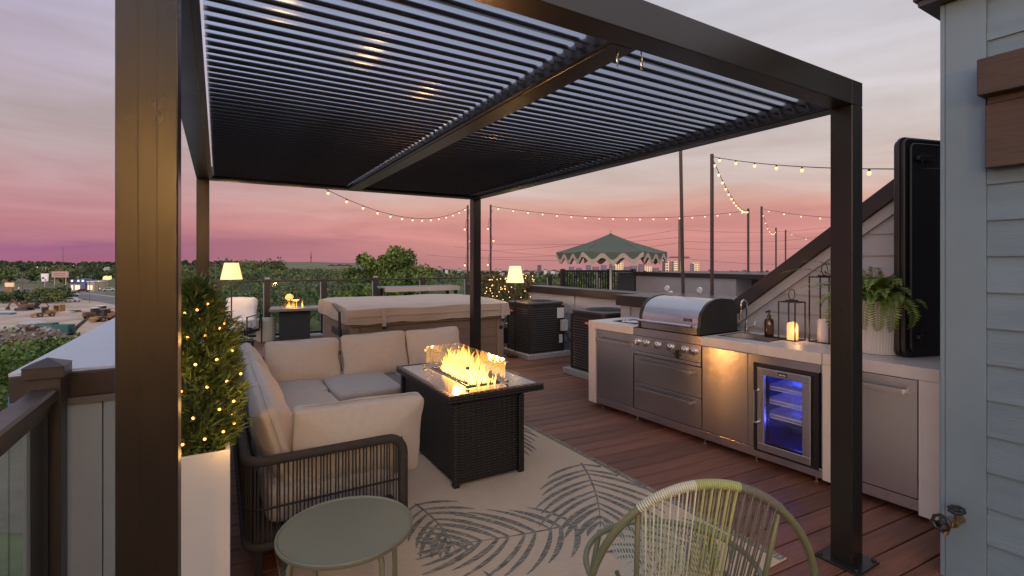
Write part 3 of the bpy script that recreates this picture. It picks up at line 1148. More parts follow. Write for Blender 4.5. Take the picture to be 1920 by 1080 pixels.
zc = .43 + .17
facing((.60, FL - .23, zc - .025), -math.pi / 2, R(19), .69, .46, 21, .17)
facing((1.30, FL - .23, zc - .015), -math.pi / 2, R(18), .69, .47, 22, .17, roll=R(1.2))
facing((1.96, FL - .22, zc - .01), -math.pi / 2, R(17), .65, .46, 23, .17, roll=R(1.5))
facing((.16, .47, zc + .005), 0, R(17), .70, .45, 24, .18, R(1.5))
facing((.17, 1.2, zc - .005), 0, R(20), .71, .45, 25, .18, R(3))
facing((.16, 1.92, zc - .005), 0, R(17), .68, .45, 26, .18, R(-2))
facing((.14, FL - .5, zc + .01), 0, R(16), .55, .43, 27, .18)
facing((.555, .14, zc - .025), math.pi / 2, R(9), .71, .47, 28, .2, R(1))

# ================================================================== FIRE TABLE


def flames(name, parent, cx, cy, cz, spreadx, spready, hmax, n, seed, m):
    r_ = random.Random(seed)
    mb = MB()
    for i in range(n):
        u = r_.uniform(-1, 1)
        x, y = cx + r_.uniform(-1, 1) * spreadx, cy + u * spready
        h = hmax * (.35 + .65 * (1 - abs(u)) ** .7) * r_.uniform(.55, 1.0)
        r0 = h * r_.uniform(.085, .15)
        ph, ph2 = r_.uniform(0, 6.28), r_.uniform(0, 6.28)
        pts, rs = [], []
        for k_ in range(11):
            t = k_ / 10
            pts.append((x + math.sin(ph + 5 * t) * .10 * h * t, y + math.sin(ph2 + 4.2 * t) * .14 * h * t, cz + h * t))
            rs.append(r0 * (max(0.0, math.sin(math.pi * (t * .86 + .13))) ** .9) * (1 - t * .55) + .0006)
        mb.tube(pts, rs, 8)
    return mb.build(name, m, parent, smooth=True)


def flame_mat(name, s, hz0, hh):
    m = bpy.data.materials.new(name)
    m.use_nodes = True
    t = m.node_tree
    t.nodes.clear()
    o = t.nodes.new('ShaderNodeOutputMaterial')
    em = t.nodes.new('ShaderNodeEmission')
    tr = t.nodes.new('ShaderNodeBsdfTransparent')
    mx = t.nodes.new('ShaderNodeMixShader')
    lw = t.nodes.new('ShaderNodeLayerWeight')
    lw.inputs[0].default_value = .35
    g = t.nodes.new('ShaderNodeTexCoord')
    sp = t.nodes.new('ShaderNodeSeparateXYZ')
    t.links.new(g.outputs['Object'], sp.inputs[0])
    mr = t.nodes.new('ShaderNodeMapRange')
    mr.inputs[1].default_value = hz0
    mr.inputs[2].default_value = hz0 + hh
    t.links.new(sp.outputs[2], mr.inputs[0])
    rp = t.nodes.new('ShaderNodeValToRGB')
    rp.color_ramp.elements[0].color = (1, .52, .12, 1)
    rp.color_ramp.elements[1].color = (1, .2, .02, 1)
    e2 = rp.color_ramp.elements.new(.45)
    e2.color = (1, .36, .055, 1)
    t.links.new(mr.outputs[0], rp.inputs[0])
    t.links.new(rp.outputs[0], em.inputs[0])
    em.inputs[1].default_value = s
    inv = t.nodes.new('ShaderNodeMath')
    inv.operation = 'MULTIPLY_ADD'
    inv.inputs[1].default_value = -.7
    inv.inputs[2].default_value = .44
    inv.use_clamp = True
    t.links.new(lw.outputs['Facing'], inv.inputs[0])
    t.links.new(inv.outputs[0], mx.inputs[0])
    t.links.new(tr.outputs[0], mx.inputs[1])
    t.links.new(em.outputs[0], mx.inputs[2])
    t.links.new(mx.outputs[0], o.inputs[0])
    return m


FX, FY = 1.345, 3.075
ft = thing('fire_pit_table', 'dark wicker fire pit table with burning gas flames inside a glass guard', 'fire pit table', (FX, FY, 0))
TW, TL, TH = .775, 1.165, .64
MB().box(.055, .575, .02, 1.12, .022, TH - .055).build('base', M_WICK, ft, bevel=.006)
for (x, y) in ((.055, .02), (.575, .02), (.055, 1.12), (.575, 1.12)):
    MB().box(x - .022, x + .022, y - .022, y + .022, .0095, TH - .056).build('corner_post', M_WICK, ft, bevel=.004)
MB().box(0, TW, 0, TL, TH - .052, TH - .012).build('top_frame', M_WICK, ft, bevel=.006)
rim = MB()
for (a, b, c, d) in ((0, TW, 0, .035), (0, TW, TL - .035, TL), (0, .035, .036, TL - .036), (TW - .035, TW, .036, TL - .036)):
    rim.box(a, b, c, d, TH - .011, TH + .004)
rim.build('wicker_rim', M_WICKRIM, ft, bevel=.004)
gx0, gx1, gy0, gy1 = .2, .525, .135, .985
tg = MB()
for (a, b, c, d) in ((.037, gx0 + .035, .037, TL - .037), (gx1 - .035, TW - .037, .037, TL - .037), (gx0 + .036, gx1 - .036, .037, gy0 + .05), (gx0 + .036, gx1 - .036, gy1 - .05, TL - .037)):
    tg.box(a, b, c, d, TH - .011, TH)
tg.build('tabletop', M_TOPGLASS, ft)
MB().box(gx0 + .036, gx1 - .036, gy0 + .051, gy1 - .051, TH - .05, TH - .03).build('burner_tray', M_STEEL, ft)
fr_ = MB()
a, b, c, d = gx0 + .03, gx1 - .03, gy0 + .044, gy1 - .044
for q in ((a, b, c, c + .022), (a, b, d - .022, d), (a, a + .022, c + .0225, d - .0225), (b - .022, b, c + .0225, d - .0225)):
    fr_.box(*q, TH + .001, TH + .008)
fr_.build('burner_frame', M_STEEL, ft, bevel=.002)
mb = MB()
for i in range(330):
    x, y = rng.uniform(a + .03, b - .03), rng.uniform(c + .03, d - .03)
    s = rng.uniform(.006, .011)
    mb.ball((x, y, TH - .018 + rng.uniform(0, .018)), s, 5, 3)
o = mb.build('fire_glass', mat('fire_pebbles', (.12, .06, .03), .25, spec=.8), ft)
tag(o, kind='stuff')
GH = .185
gp = MB
for (q, nm) in (((gx0, gx0 + .006, gy0 + .008, gy1 - .008), 0), ((gx1 - .006, gx1, gy0 + .008, gy1 - .008), 0), ((gx0 + .008, gx1 - .008, gy0, gy0 + .006), 0), ((gx0 + .008, gx1 - .008, gy1 - .006, gy1), 0)):
    MB().box(*q, TH + .012, TH + GH).build('glass_guard', M_CLEAR, ft)
for (x, y) in ((gx0, gy0), (gx1, gy0), (gx0, gy1), (gx1, gy1)):
    for z in (TH + .006, TH + .14):
        MB().box(x - .012, x + .012, y - .012, y + .012, z, z + .022).build('glass_clip', M_CHROME, ft, bevel=.003)
MB().box((gx0 + gx1) / 2 - .02, (gx0 + gx1) / 2 + .02, gy0 + .15, gy0 + .16, TH + .09, TH + .105).build('badge', M_BLACK, ft) if False else None
FLM = flame_mat('flame', 7.0, TH, .27)
flames('flame', ft, (gx0 + gx1) / 2, (gy0 + gy1) / 2, TH - .012, .075, .36, .27, 90, 3, FLM)
flames('flame', ft, (gx0 + gx1) / 2, (gy0 + gy1) / 2 - .05, TH - .012, .09, .38, .17, 90, 4, FLM)
pl = bpy.data.lights.new('fire_glow', 'POINT')
pl.energy = 44
pl.color = (1, .42, .13)
pl.shadow_soft_size = .08
link('fire_glow', pl, ft, ((gx0 + gx1) / 2, (gy0 + gy1) / 2, TH + .14))

# ================================================================== ROUND SIDE TABLE
st = thing('side_table', 'round sage green metal side table beside the rope sofa', 'side table', (.46, 2.115, 0))
MB().lathe([(.262, -.012), (.269, -.012), (.271, -.009), (.271, .004), (.268, .007), (.262, .004), (.26, .0), (.0005, .0)], (0, 0, .446), 72).build('tabletop', M_GREEN, st, smooth='auto')
MB().tube([(.19 * math.cos(i * math.pi / 18), .19 * math.sin(i * math.pi / 18), .426) for i in range(36)], .008, 6, closed=True).build('support_ring', M_GREEN, st, smooth=True)
for i in range(4):
    a = R(20 + 90 * i)
    x, y = math.cos(a), math.sin(a)
    MB().tube([(.1 * x, .1 * y, .427), (.2 * x, .2 * y, .427), (.232 * x, .232 * y, .418), (.243 * x, .243 * y, .39), (.25 * x, .25 * y, .0095)], .0115, 10).build('leg', M_GREEN, st, smooth='auto')

# ================================================================== CORD CHAIR
ch = thing('cord_chair', 'round-backed green metal lounge chair strung with pale cords', 'chair', (1.365, 1.075, 0), R(-31))
# hoop: leaning ellipse, back faces the camera (-y); seat extends towards +y
CW, CHH, CZ0 = .375, .45, .395
hoop = []
for i in range(65):
    a = -R(24) + (math.pi + R(48)) * i / 64
    x = CW * math.cos(a)
    z = CZ0 + .02 + CHH * math.sin(a)
    y = -.10 * math.sin(a) * 1.0
    hoop.append((x, y, z))
MB().tube(hoop, .0125, 10).build('frame_hoop', M_OLIVE, ch, smooth=True)
# uprights + seat loop + legs


def hoop_at(x, front=False):
    s = math.sqrt(max(0, 1 - (x / CW) ** 2))
    return Vector((x, -.10 * s, CZ0 + .02 + CHH * s))


xu = .222
for s in (1, -1):
    p = hoop_at(s * xu)
    MB().tube([p + Vector((0, .012, -.01)), (s * xu * .93, .02, .42), (s * xu * .9, .06, .35), (s * xu * .95, .3, .34)], .009, 8).build('upright', M_OLIVE, ch, smooth=True)
seat = []
for i in range(40):
    a = 2 * math.pi * i / 40
    seat.append((.33 * math.cos(a), .30 + .29 * math.sin(a), .37 + .02 * math.sin(a)))
MB().tube(seat, .0115, 8, closed=True).build('seat_ring', M_OLIVE, ch, smooth=True)
for s in (1, -1):
    MB().tube([hoop[0] if s > 0 else hoop[-1], (s * .33, .12, .36)], .0115, 8).build('side_link', M_OLIVE, ch)
    MB().tube([(s * .28, .12, .36), (s * .31, -.06, .0115)], .0115, 8).build('leg', M_OLIVE, ch, smooth=True)
    MB().tube([(s * .24, .52, .38), (s * .29, .60, .0115)], .0115, 8).build('leg', M_OLIVE, ch, smooth=True)
M_C1 = mat('cord_pale', (.5, .53, .42), .5)
M_C2 = mat('cord_lime', (.31, .36, .15), .5)
M_C3 = mat('cord_grey', (.12, .12, .1), .55)


def cordmat(x): return M_C1 if x < -.05 else (M_C2 if x < .085 else M_C3)


# wrapped sleeve on hoop between uprights: tight coil rings
for (xa, xb, m_, nm) in ((-xu, -.05, M_C1, 0), (-.05, .085, M_C2, 1), (.085, xu, M_C3, 2)):
    mb = MB()
    n = int((xb - xa) / .0062)
    for i in range(n):
        x = xa + (xb - xa) * (i + .5) / n
        p = hoop_at(x)
        d = (hoop_at(x + .003) - hoop_at(x - .003)).normalized()
        mb.tube([p - d * .0029, p - d * .0014, p + d * .0014, p + d * .0029], [.0146, .0162, .0162, .0146], 10, cap=False)
    mb.build('cord_wrap', m_, ch, smooth=True)
nC = 34
for i in range(nC):
    x = -xu + .012 + (2 * xu - .024) * i / (nC - 1)
    p = hoop_at(x)
    xm = x * .88
    MB().tube([p + Vector((0, .012, 0)), Vector((xm, .02, .5)), Vector((xm * .96, .075, .37)), Vector((xm * .95, .2, .325)), Vector((x * 1.05, .575, .385))], .0025, 6).build('cord', cordmat(x), ch, smooth=True)
    if i % 2 == 0:
        MB().tube([p + Vector((.004, -.014, 0)), Vector((xm + .006, .005, .5)), Vector((xm * .96, .085, .35))], .0022, 6).build('cord', cordmat(x), ch, smooth=True)

# ================================================================== PLANTER + TREE
plx, ply = -.27, 2.44
pt = thing('square_planter', 'tall white square planter between the front post and the sofa', 'planter', (plx, ply, 0))
PWd, PHt = .315, .745
mb = MB()
mb.box(0, PWd, 0, .018, 0, PHt).box(0, PWd, PWd - .018, PWd, 0, PHt).box(0, .018, .0185, PWd - .0185, 0, PHt).box(PWd - .018, PWd, .0185, PWd - .0185, 0, PHt)
mb.build('planter_box', M_PLANTER, pt, bevel=.003)
MB().box(.019, PWd - .019, .019, PWd - .019, .0, PHt - .04).build('soil', mat('potting_soil', (.02, .014, .01), .95, bump=.6, bscale=40), pt)

tr = thing('cypress_tree', 'small bushy cypress wound with warm fairy lights in white planter', 'tree', (plx + PWd / 2 + .03, ply + PWd / 2, PHt - .04))
MB().tube([(0, 0, 0), (.005, 0, .3), (0, .01, .66)], [.018, .012, .004], 8).build('trunk', mat('bark', (.06, .04, .025), .9), tr)


def crown_r(z):
    t = z / .78
    return .155 * (math.sin(math.pi * min(1, max(0, (t * .80 + .2)))) ** .75) * (1.02 if t < .5 else 1) + .01


V, F, T = [], [], []
base = 0
r_ = np.random.default_rng(5)
for i in range(3000):
    z = r_.uniform(.0, .78) ** 1.0
    a = r_.uniform(0, 2 * math.pi)
    rr = crown_r(z) * math.sqrt(r_.uniform(.12, 1.0)) * (1 + .14 * math.sin(5 * a + 14 * z) + .1 * math.sin(9 * a - 31 * z))
    p = np.array([rr * math.cos(a), rr * math.sin(a), z])
    out = np.array([math.cos(a), math.sin(a), r_.uniform(.5, 1.5)])
    out /= np.linalg.norm(out)
    tone = r_.uniform(0, 1)
    for k in range(7):
        d = out + r_.normal(0, .42, 3)
        d /= np.linalg.norm(d)
        ln = r_.uniform(.022, .065)
        sdv = np.cross(d, r_.normal(size=3))
        sdv /= np.linalg.norm(sdv)
        w_ = r_.uniform(.0022, .005)
        q = p + r_.normal(0, .008, 3)
        V += [q, q + d * ln * .5 + sdv * w_, q + d * ln, q + d * ln * .5 - sdv * w_]
        F.append((base, base + 1, base + 2, base + 3))
        T.append(min(1, max(0, tone + r_.normal(0, .15))))
        base += 4
M_CYP = mat('cypress_green', (.026, .056, .012), .6, tone=True, col2=(.14, .19, .035))
link('crown', npmesh('crown', V, F, M_CYP, T), tr)
# inner darkness: shaded core of twigs is made by dense inner sprays only
sl = thing('fairy_lights', 'string of warm fairy lights wound round the small cypress', 'fairy lights', tr.location)
fb = MB().ball((0, 0, 0), .006, 8, 6).mesh('bulb', M_FAIRY, smooth=True)
wp = []
for i in range(150):
    t = i / 149
    a = t * 2 * math.pi * 6.5
    z = .02 + .74 * t
    rr = crown_r(z) * .93
    wp.append((rr * math.cos(a), rr * math.sin(a), z))
MB().tube(wp, .0013, 4).build('wire', mat('green_wire', (.015, .03, .01), .6), sl)
for i in range(2, 148, 2):
    x, y, z = wp[i]
    s = 1 + rng.uniform(.02, .16)
    link('bulb', fb, sl, (x * s, y * s, z + rng.uniform(-.012, .012)))

for i, (dx, dy, dz) in enumerate(((.16, -.16, .55), (.2, -.1, .25), (-.02, -.24, .4), (.12, -.22, .08))):
    l = bpy.data.lights.new('fairy_glow', 'POINT')
    l.energy = .4
    l.color = (1, .52, .14)
    l.shadow_soft_size = .02
    link('fairy_glow', l, sl, (dx, dy, dz))

tr.scale = sl.scale = (1, 1, .96)

# ================================================================== OUTDOOR KITCHEN
KO = Vector((3.473, 4.185, 0))
KR = math.atan2(-.99887, .0476)
KM = Matrix.Translation(KO) @ Matrix.Rotation(KR, 4, 'Z')
KI = KM.inverted()


def kx(px, z=.8):
    """distance along the kitchen front at photo column px"""
    lo, hi = -.5, 3.4
    for _ in range(50):
        mid_ = (lo + hi) / 2
        p = KM @ Vector((mid_, 0, z))
        X, Z = C_ * p.x - S_ * p.y, S_ * p.x + C_ * p.y
        if 960 + FPX * X / Z < px: lo = mid_
        else: hi = mid_
    return lo


def kl(px, py, h):
    return KI @ onground(px, py, h)


CT, SLB = .922, .844
kc = thing('outdoor_kitchen', 'long stainless outdoor kitchen island with pale quartz top and open waterfall end', 'kitchen island', KO, KR)
TL1, TG0, TG1, TF0, TF1 = 2.362, .643, 1.411, 1.871, 2.345
MB().box(0, TG0 - .001, 0, .64, SLB, CT).build('countertop', M_STONE, kc, bevel=.003)
mb = MB().box(TG1 + .001, 1.475, 0, .64, SLB, CT)
mb.box(1.476, 1.90, 0, .16, SLB, CT).box(1.476, 1.90, .49, .64, SLB, CT).box(1.901, TL1, 0, .64, SLB, CT)
mb.build('countertop', M_STONE, kc, bevel=.003)
MB().box(0, .107, .002, .64, .045, SLB - .001).build('waterfall_panel', M_STONE, kc, bevel=.003)
MB().box(TG0 + .001, TG1 - .001, .004, .64, SLB + .002, CT - .004).build('grill_fascia', M_STEEL, kc)
MB().box(.109, 1.845, .05, .62, .06, SLB - .002).build('carcass', M_BLACK, kc)
MB().box(.109, TL1 - .002, .012, .6, .05, .118).build('plinth', M_STEEL, kc, bevel=.002)
MB().box(TL1 - .012, TL1 - .001, .03, .62, .12, SLB - .002).build('end_panel', M_STEEL, kc)
MB().box(1.846, 2.349, .60, .62, .12, SLB - .002).build('back_panel', M_BLACK, kc)
MB().box(1.871, 2.346, -.004, .05, .784, SLB - .002).build('top_filler', M_STEEL, kc)


def handle(parent, x0, x1, z):
    h = MB().box(x0, x1, -.045, -.03, z - .017, z + .017).build('handle', M_STEEL, parent, bevel=.002)
    for a_ in (x0 + .002, x1 - .02): MB().box(a_, a_ + .018, -.0295, .006, z - .012, z + .012).build('bracket', M_STEEL, h)
    return h


d1 = MB().box(.125, .636, .008, .04, .124, SLB - .006).build('door', M_STEEL, kc, bevel=.002)
handle(d1, .16, .60, .742)
for (z0, z1, hz) in ((.388, .652, .60), (.126, .383, .335)):
    d = MB().box(TG0 + .006, TG1 - .006, .008, .04, z0, z1).build('drawer', M_STEEL, kc, bevel=.002)
    handle(d, .715, 1.325, hz)
MB().box(TG1 + .004, 1.82, .008, .04, .124, SLB - .006).build('side_panel', M_STEEL, kc, bevel=.002)
MB().box(1.825, 1.868, .008, .05, .124, SLB - .006).build('stile', M_STEEL, kc, bevel=.002)
for x in (.16, .64, 1.4, 1.86, 2.3):
    MB().lathe([(.018, 0), (.018, .01), (.008, .012), (.008, .05)], (x, .07, .0), 10).lathe([(.018, 0), (.018, .01), (.008, .012), (.008, .05)], (x, .55, .0), 10).build('foot', M_CHROME, kc)
# side burner lid
MB().lathe([(.001, .012), (.12, .010), (.135, .002)][::-1], (.36, .32, CT), 28).build('side_burner_lid', M_STEEL, kc, smooth='auto')
MB().box(.2, .53, .15, .5, CT + .0005, CT + .004).build('side_burner_frame', M_STEEL, kc, bevel=.002)
MB().tube([(.33, .2, CT + .02), (.36, .2, CT + .035), (.39, .2, CT + .02)], .006, 6).build('lid_handle', M_CHROME, kc)
# sink
sk = MB()
sk.box(1.478, 1.898, .162, .488, .74, .745).box(1.477, 1.482, .162, .488, .7451, CT).box(1.894, 1.899, .162, .488, .7451, CT).box(1.4825, 1.8935, .161, .166, .7451, CT).box(1.4825, 1.8935, .484, .489, .7451, CT)
sk.build('sink_basin', M_STEEL, kc)
mb = MB()
for q in ((1.465, 1.911, .148, .166), (1.465, 1.911, .484, .502), (1.465, 1.483, .1665, .4835), (1.893, 1.911, .1665, .4835)):
    mb.box(*q, CT + .0005, CT + .004)
mb.build('sink_rim', M_STEEL, kc, bevel=.0015)
fa = kl(1401, 626, CT)
fc = thing('faucet', 'tall chrome spring-neck faucet standing behind the sink', 'faucet', KM @ Vector((1.50, .535, CT)), KR)
MB().lathe([(.028, 0), (.028, .012), (.017, .016), (.015, .09)], (0, 0, 0), 16).build('faucet_base', M_CHROME, fc, smooth='auto')
neck = [(0, 0, .088), (0, 0, .25)] + [(0, -.045 + .045 * math.cos(a), .25 + .045 * math.sin(a)) for a in [math.pi * i / 8 for i in range(1, 9)]] + [(0, -.09, .20)]
MB().tube(neck, .0085, 8).build('neck', M_CHROME, fc, smooth=True)
MB().tube([(0, -.09, .2), (0, -.09, .12)], [.012, .014], 10).build('spray_head', M_CHROME, fc, smooth='auto')
MB().tube([(.02, 0, .05), (.07, -.01, .06), (.09, -.01, .11)], .006, 8).build('lever', M_CHROME, fc, smooth=True)

# grill -----------------------------------------------------------------------------
gr = thing('grill', 'built-in stainless gas grill with closed hood and six knobs', 'grill', KO, KR)
gp_ = MB().box(TG0 + .002, TG1 - .002, -.004, .045, .695, SLB - .002).build('control_panel', M_STEEL, gr, bevel=.002)
MB().box(TG0 + .002, TG1 - .002, -.012, .04, .662, .692).build('drip_lip', M_STEEL, gr, bevel=.003)
kn = MB().lathe([(.031, .0), (.031, .006), (.026, .008), (.0245, .034), (.021, .039), (.001, .04)], (0, 0, 0), 22)
knm = kn.mesh('knob', M_CHROME, smooth='auto')
kb = MB().lathe([(.0345, 0), (.0345, .004), (.030, .0065)], (0, 0, 0), 22).mesh('bezel', M_STEEL, smooth='auto')
kg = MB().box(-.0045, .0045, -.024, .024, .039, .047).mesh('grip', M_CHROME)
for px in (1196.7, 1210.5, 1232, 1256.4, 1283.5, 1300.8):
    x = kx(px, .785)
    o = link('knob', knm, gr, (x, -.004, .783), (math.pi / 2, 0, 0))
    link('bezel', kb, o)
    link('grip', kg, o, None, (0, 0, rng.uniform(-.3, .3)))
xv = kx(1270, .745)
MB().tube([(xv - .03, -.02, .735), (xv + .03, -.02, .735)], .009, 6).tube([(xv, -.02, .70), (xv, -.02, .77)], .009, 6).tube([(xv, .0, .735), (xv, -.03, .735)], .014, 8).build('rotisserie_valve', M_BLACK, gr)
# hood
hx0, hx1 = .70, 1.385
prof = [(.02, CT + .002), (.014, .985), (.03, 1.0)]
for i in range(1, 12):
    a = math.pi / 2 * i / 11
    prof.append((.33 - .30 * math.cos(a) ** .9, 1.0 + .225 * math.sin(a) ** .85))
prof += [(.50, 1.21), (.56, 1.15), (.58, CT + .002)]
MB().prism(prof, hx0 + .03, hx1 - .03, axis='x').build('hood', M_STEEL, gr, smooth='auto')
for a, b in ((hx0, hx0 + .028), (hx1 - .028, hx1)):
    pp = [(y + (-.008 if i < 6 else 0), z + (.008 if 2 < i < len(prof) - 1 else 0)) for i, (y, z) in enumerate(prof)]
    MB().prism(pp, a, b, axis='x').build('hood_side', M_DKSTEEL, gr, smooth='auto', bevel=.003)
MB().tube([(hx0 + .04, -.045, 1.0), (hx1 - .04, -.045, 1.0)], .014, 12).build('hood_handle', M_CHROME, gr, smooth='auto')
for x in (hx0 + .06, hx1 - .06):
    MB().tube([(x, -.045, 1.0), (x, .03, .985)], .011, 8).build('handle_post', M_CHROME, gr)
tg_ = MB().lathe([(.034, 0), (.034, .008), (.028, .012), (.001, .011)], (0, 0, 0), 24).build('thermometer', M_CHROME, gr, smooth='auto', loc=(kx(1260, 1.12) + .015, .095, 1.128), rot=(R(52), 0, 0))
MB().lathe([(.026, 0), (.001, .001)], (0, 0, .0125), 20).build('dial', M_WHITE, tg_)
bd = MB().box(-.04, .04, -.012, .012, 0, .003).build('badge', M_BLACK, gr, loc=(hx1 - .135, .028, 1.045), rot=(R(75), 0, 0))
mb = MB().prism([(-.034, -.006), (-.022, -.006), (-.028, .007)], .0032, .0042)
for i in range(6): mb.box(-.016 + i * .0085, -.0105 + i * .0085, -.005, .005 - (i % 2) * .003, .0032, .0042)
mb.build('badge_lettering', M_CHROME, bd)

# fridge -----------------------------------------------------------------------------
fg = thing('drinks_fridge', 'glass-door drinks fridge glowing blue under the counter', 'fridge', KM @ Vector((TF0, 0, -.02)), KR)
FW = TF1 - TF0
M_FIN = mat('fridge_liner', (.035, .04, .1), .35)
mb = MB().box(.006, FW - .006, .55, .57, .125, .80).box(.006, .02, .05, .549, .125, .80).box(FW - .02, FW - .006, .05, .549, .125, .80).box(.021, FW - .021, .05, .549, .125, .14).box(.021, FW - .021, .05, .549, .785, .80)
mb.build('cabinet', M_FIN, fg)
MB().box(.004, .112, .006, .03, .122, .802).build('gasket', M_BLACK, fg)
MB().box(FW - .1, FW - .004, .006, .03, .122, .802).build('gasket', M_BLACK, fg)
MB().box(.113, FW - .101, .006, .03, .716, .802).build('gasket', M_BLACK, fg)
MB().box(.113, FW - .101, .006, .03, .122, .21).build('gasket', M_BLACK, fg)
dz0, dz1, dx0, dx1 = .15, .775, .05, FW - .04
dr = MB()
bw = .055
dr.box(dx0, dx1, -.032, .0, dz1 - bw, dz1).box(dx0, dx1, -.032, .0, dz0, dz0 + bw).box(dx0, dx0 + bw, -.032, .0, dz0 + bw + .0005, dz1 - bw - .0005).box(dx1 - bw, dx1, -.032, .0, dz0 + bw + .0005, dz1 - bw - .0005)
door = dr.build('door_frame', M_STEEL, fg, bevel=.003)
MB().box(dx0 + bw + .001, dx1 - bw - .001, -.02, -.014, dz0 + bw + .001, dz1 - bw - .001).build('door_glass', M_CLEAR, door)
MB().tube([(dx0 + .004, -.03, .60), (dx0 + .0, -.072, .60), (dx0 + .0, -.072, .36), (dx0 + .004, -.03, .36)], .008, 8).build('handle', M_CHROME, door, smooth='auto')
b2 = MB().box(-.032, .032, -.004, 0, -.012, .012).build('badge', M_BLACK, door, loc=((dx0 + dx1) / 2, -.0325, dz1 - .027))
mb = MB()
for i in range(6): mb.box(-.022 + i * .0085, -.0165 + i * .0085, -.0055, -.0042, -.005, .005 - (i % 3) * .002)
mb.build('badge_lettering', M_WHITE, b2)
MB().lathe([(.006, 0), (.006, .004), (.001, .005)], (0, 0, 0), 10).build('lock', M_BRASS, door, loc=(dx0 + .09, -.0325, dz0 + .028), rot=(math.pi / 2, 0, 0))
M_WSH = mat('shelf_wire', (.75, .78, .9), .3)
for z in (.615, .51, .40):
    mb = MB()
    for i in range(18):
        y = .07 + .45 * i / 17
        mb.tube([(.024, y, z), (FW - .024, y, z)], .0018, 4)
    mb.tube([(.024, .065, z - .012), (FW - .024, .065, z - .012)], .0042, 5).tube([(.024, .065, z + .012), (FW - .024, .065, z + .012)], .0042, 5)
    for i in range(24):
        x = .03 + (FW - .06) * i / 23
        mb.tube([(x, .065, z - .012), (x, .065, z + .012)], .0015, 4)
    mb.build('wire_shelf', M_WSH, fg)
M_LED = emit_mat('blue_led', (.03, .06, 1.0), 5)
MB().box(.03, FW - .03, .09, .10, .778, .784).build('led_strip', M_LED, fg)
bl_ = bpy.data.lights.new('fridge_light', 'POINT')
bl_.energy = 3.2
bl_.color = (.05, .09, 1.0)
bl_.shadow_soft_size = .04
link('fridge_light', bl_, fg, (FW / 2, .3, .70))
bl2 = bpy.data.lights.new('fridge_low_light', 'POINT')
bl2.energy = 1.2
bl2.color = (.05, .07, 1.0)
bl2.shadow_soft_size = .04
link('fridge_low_light', bl2, fg, (FW / 2, .25, .33))

# right cabinet ------------------------------------------------------------------------
rc = thing('storage_cabinet', 'shorter stainless storage island with one door next to the house corner', 'cabinet', KO, KR)
A0, A1 = 2.366, 3.004
MB().box(A0, A1, .004, .64, SLB, CT - .001).build('countertop', M_STONE, rc, bevel=.003)
MB().box(A0, 2.417, .006, .64, .045, SLB - .001).build('waterfall_panel', M_STONE, rc, bevel=.003)
MB().box(2.902, A1, .006, .64, .03, SLB - .001).build('waterfall_panel', M_STONE, rc, bevel=.003)
MB().box(2.419, 2.90, .05, .62, .06, SLB - .002).build('carcass', M_BLACK, rc)
MB().box(2.419, 2.90, .014, .05, .05, .118).build('plinth', M_STEEL, rc)
d2 = MB().box(2.424, 2.896, .010, .04, .124, SLB - .006).build('door', M_STEEL, rc, bevel=.002)
handle(d2, 2.47, 2.84, .765)
for x in (2.40, 2.95):
    MB().lathe([(.018, 0), (.018, .01), (.008, .012), (.008, .05)], (x, .06, .0), 10).lathe([(.018, 0), (.018, .01), (.008, .012), (.008, .05)], (x, .55, .0), 10).build('foot', M_CHROME, rc)

# things on the counter --------------------------------------------------------------------
M_AMBER = mat('brown_bottle', (.035, .014, .008), .15, spec=.8)


sp_ = onground(1442, 632, CT)
sb = thing('soap_dispenser', 'dark brown pump soap bottle standing by the sink', 'soap bottle', sp_)
MB().lathe([(.036, 0), (.037, .004), (.037, .135), (.03, .152), (.014, .16), (.014, .172)], (0, 0, 0), 20).build('bottle', M_AMBER, sb, smooth='auto')
MB().box(-.030, .012, -.0378, -.0372, .03, .11).build('paper_label', mat('label_dark', (.05, .03, .025), .6), sb, rot=(0, 0, R(-35)))
MB().lathe([(.016, .172), (.016, .186), (.006, .188), (.006, .215)], (0, 0, 0), 12).build('collar', M_BLACK, sb, smooth='auto')
MB().tube([(.012, 0, .22), (-.012, 0, .222), (-.045, 0, .212)], .007, 8).build('pump_head', M_BLACK, sb)


def lantern(p, w, h, label, rot, lit):
    t = thing('lantern', label, 'lantern', p, rot, 'black candle lanterns on the counter')
    b = .008
    mb = MB()
    for (x, y) in ((-1, -1), (1, -1), (1, 1), (-1, 1)):
        mb.box(x * w - b / 2, x * w + b / 2, y * w - b / 2, y * w + b / 2, .0, h)
    mb.build('frame_posts', M_BLACK, t)
    for z in (0.0, h - b):
        q = MB().box(-w + b / 2, w - b / 2, -w - b / 2, -w + b / 2, z, z + b).box(-w + b / 2, w - b / 2, w - b / 2, w + b / 2, z, z + b).box(-w - b / 2, -w + b / 2, -w + b / 2, w - b / 2, z, z + b).box(w - b / 2, w + b / 2, -w + b / 2, w - b / 2, z, z + b)
        q.build('frame_ring', M_BLACK, t)
    MB().box(-w + b, w - b, -w + b, w - b, .001, .006).build('floor_plate', M_BLACK, t)
    MB().box(-.032, .032, -.032, .032, h + .001, h + .012).box(-w, w, -.006, .006, h - b + .001, h - .001).build('top_plate', M_BLACK, t, bevel=.002)
    rr = .042
    MB().tube([(rr * math.cos(2 * math.pi * i / 28), 0, h + .014 + rr + rr * math.sin(2 * math.pi * i / 28)) for i in range(28)], .0032, 6, closed=True).build('ring_handle', M_BLACK, t, smooth=True)
    return t


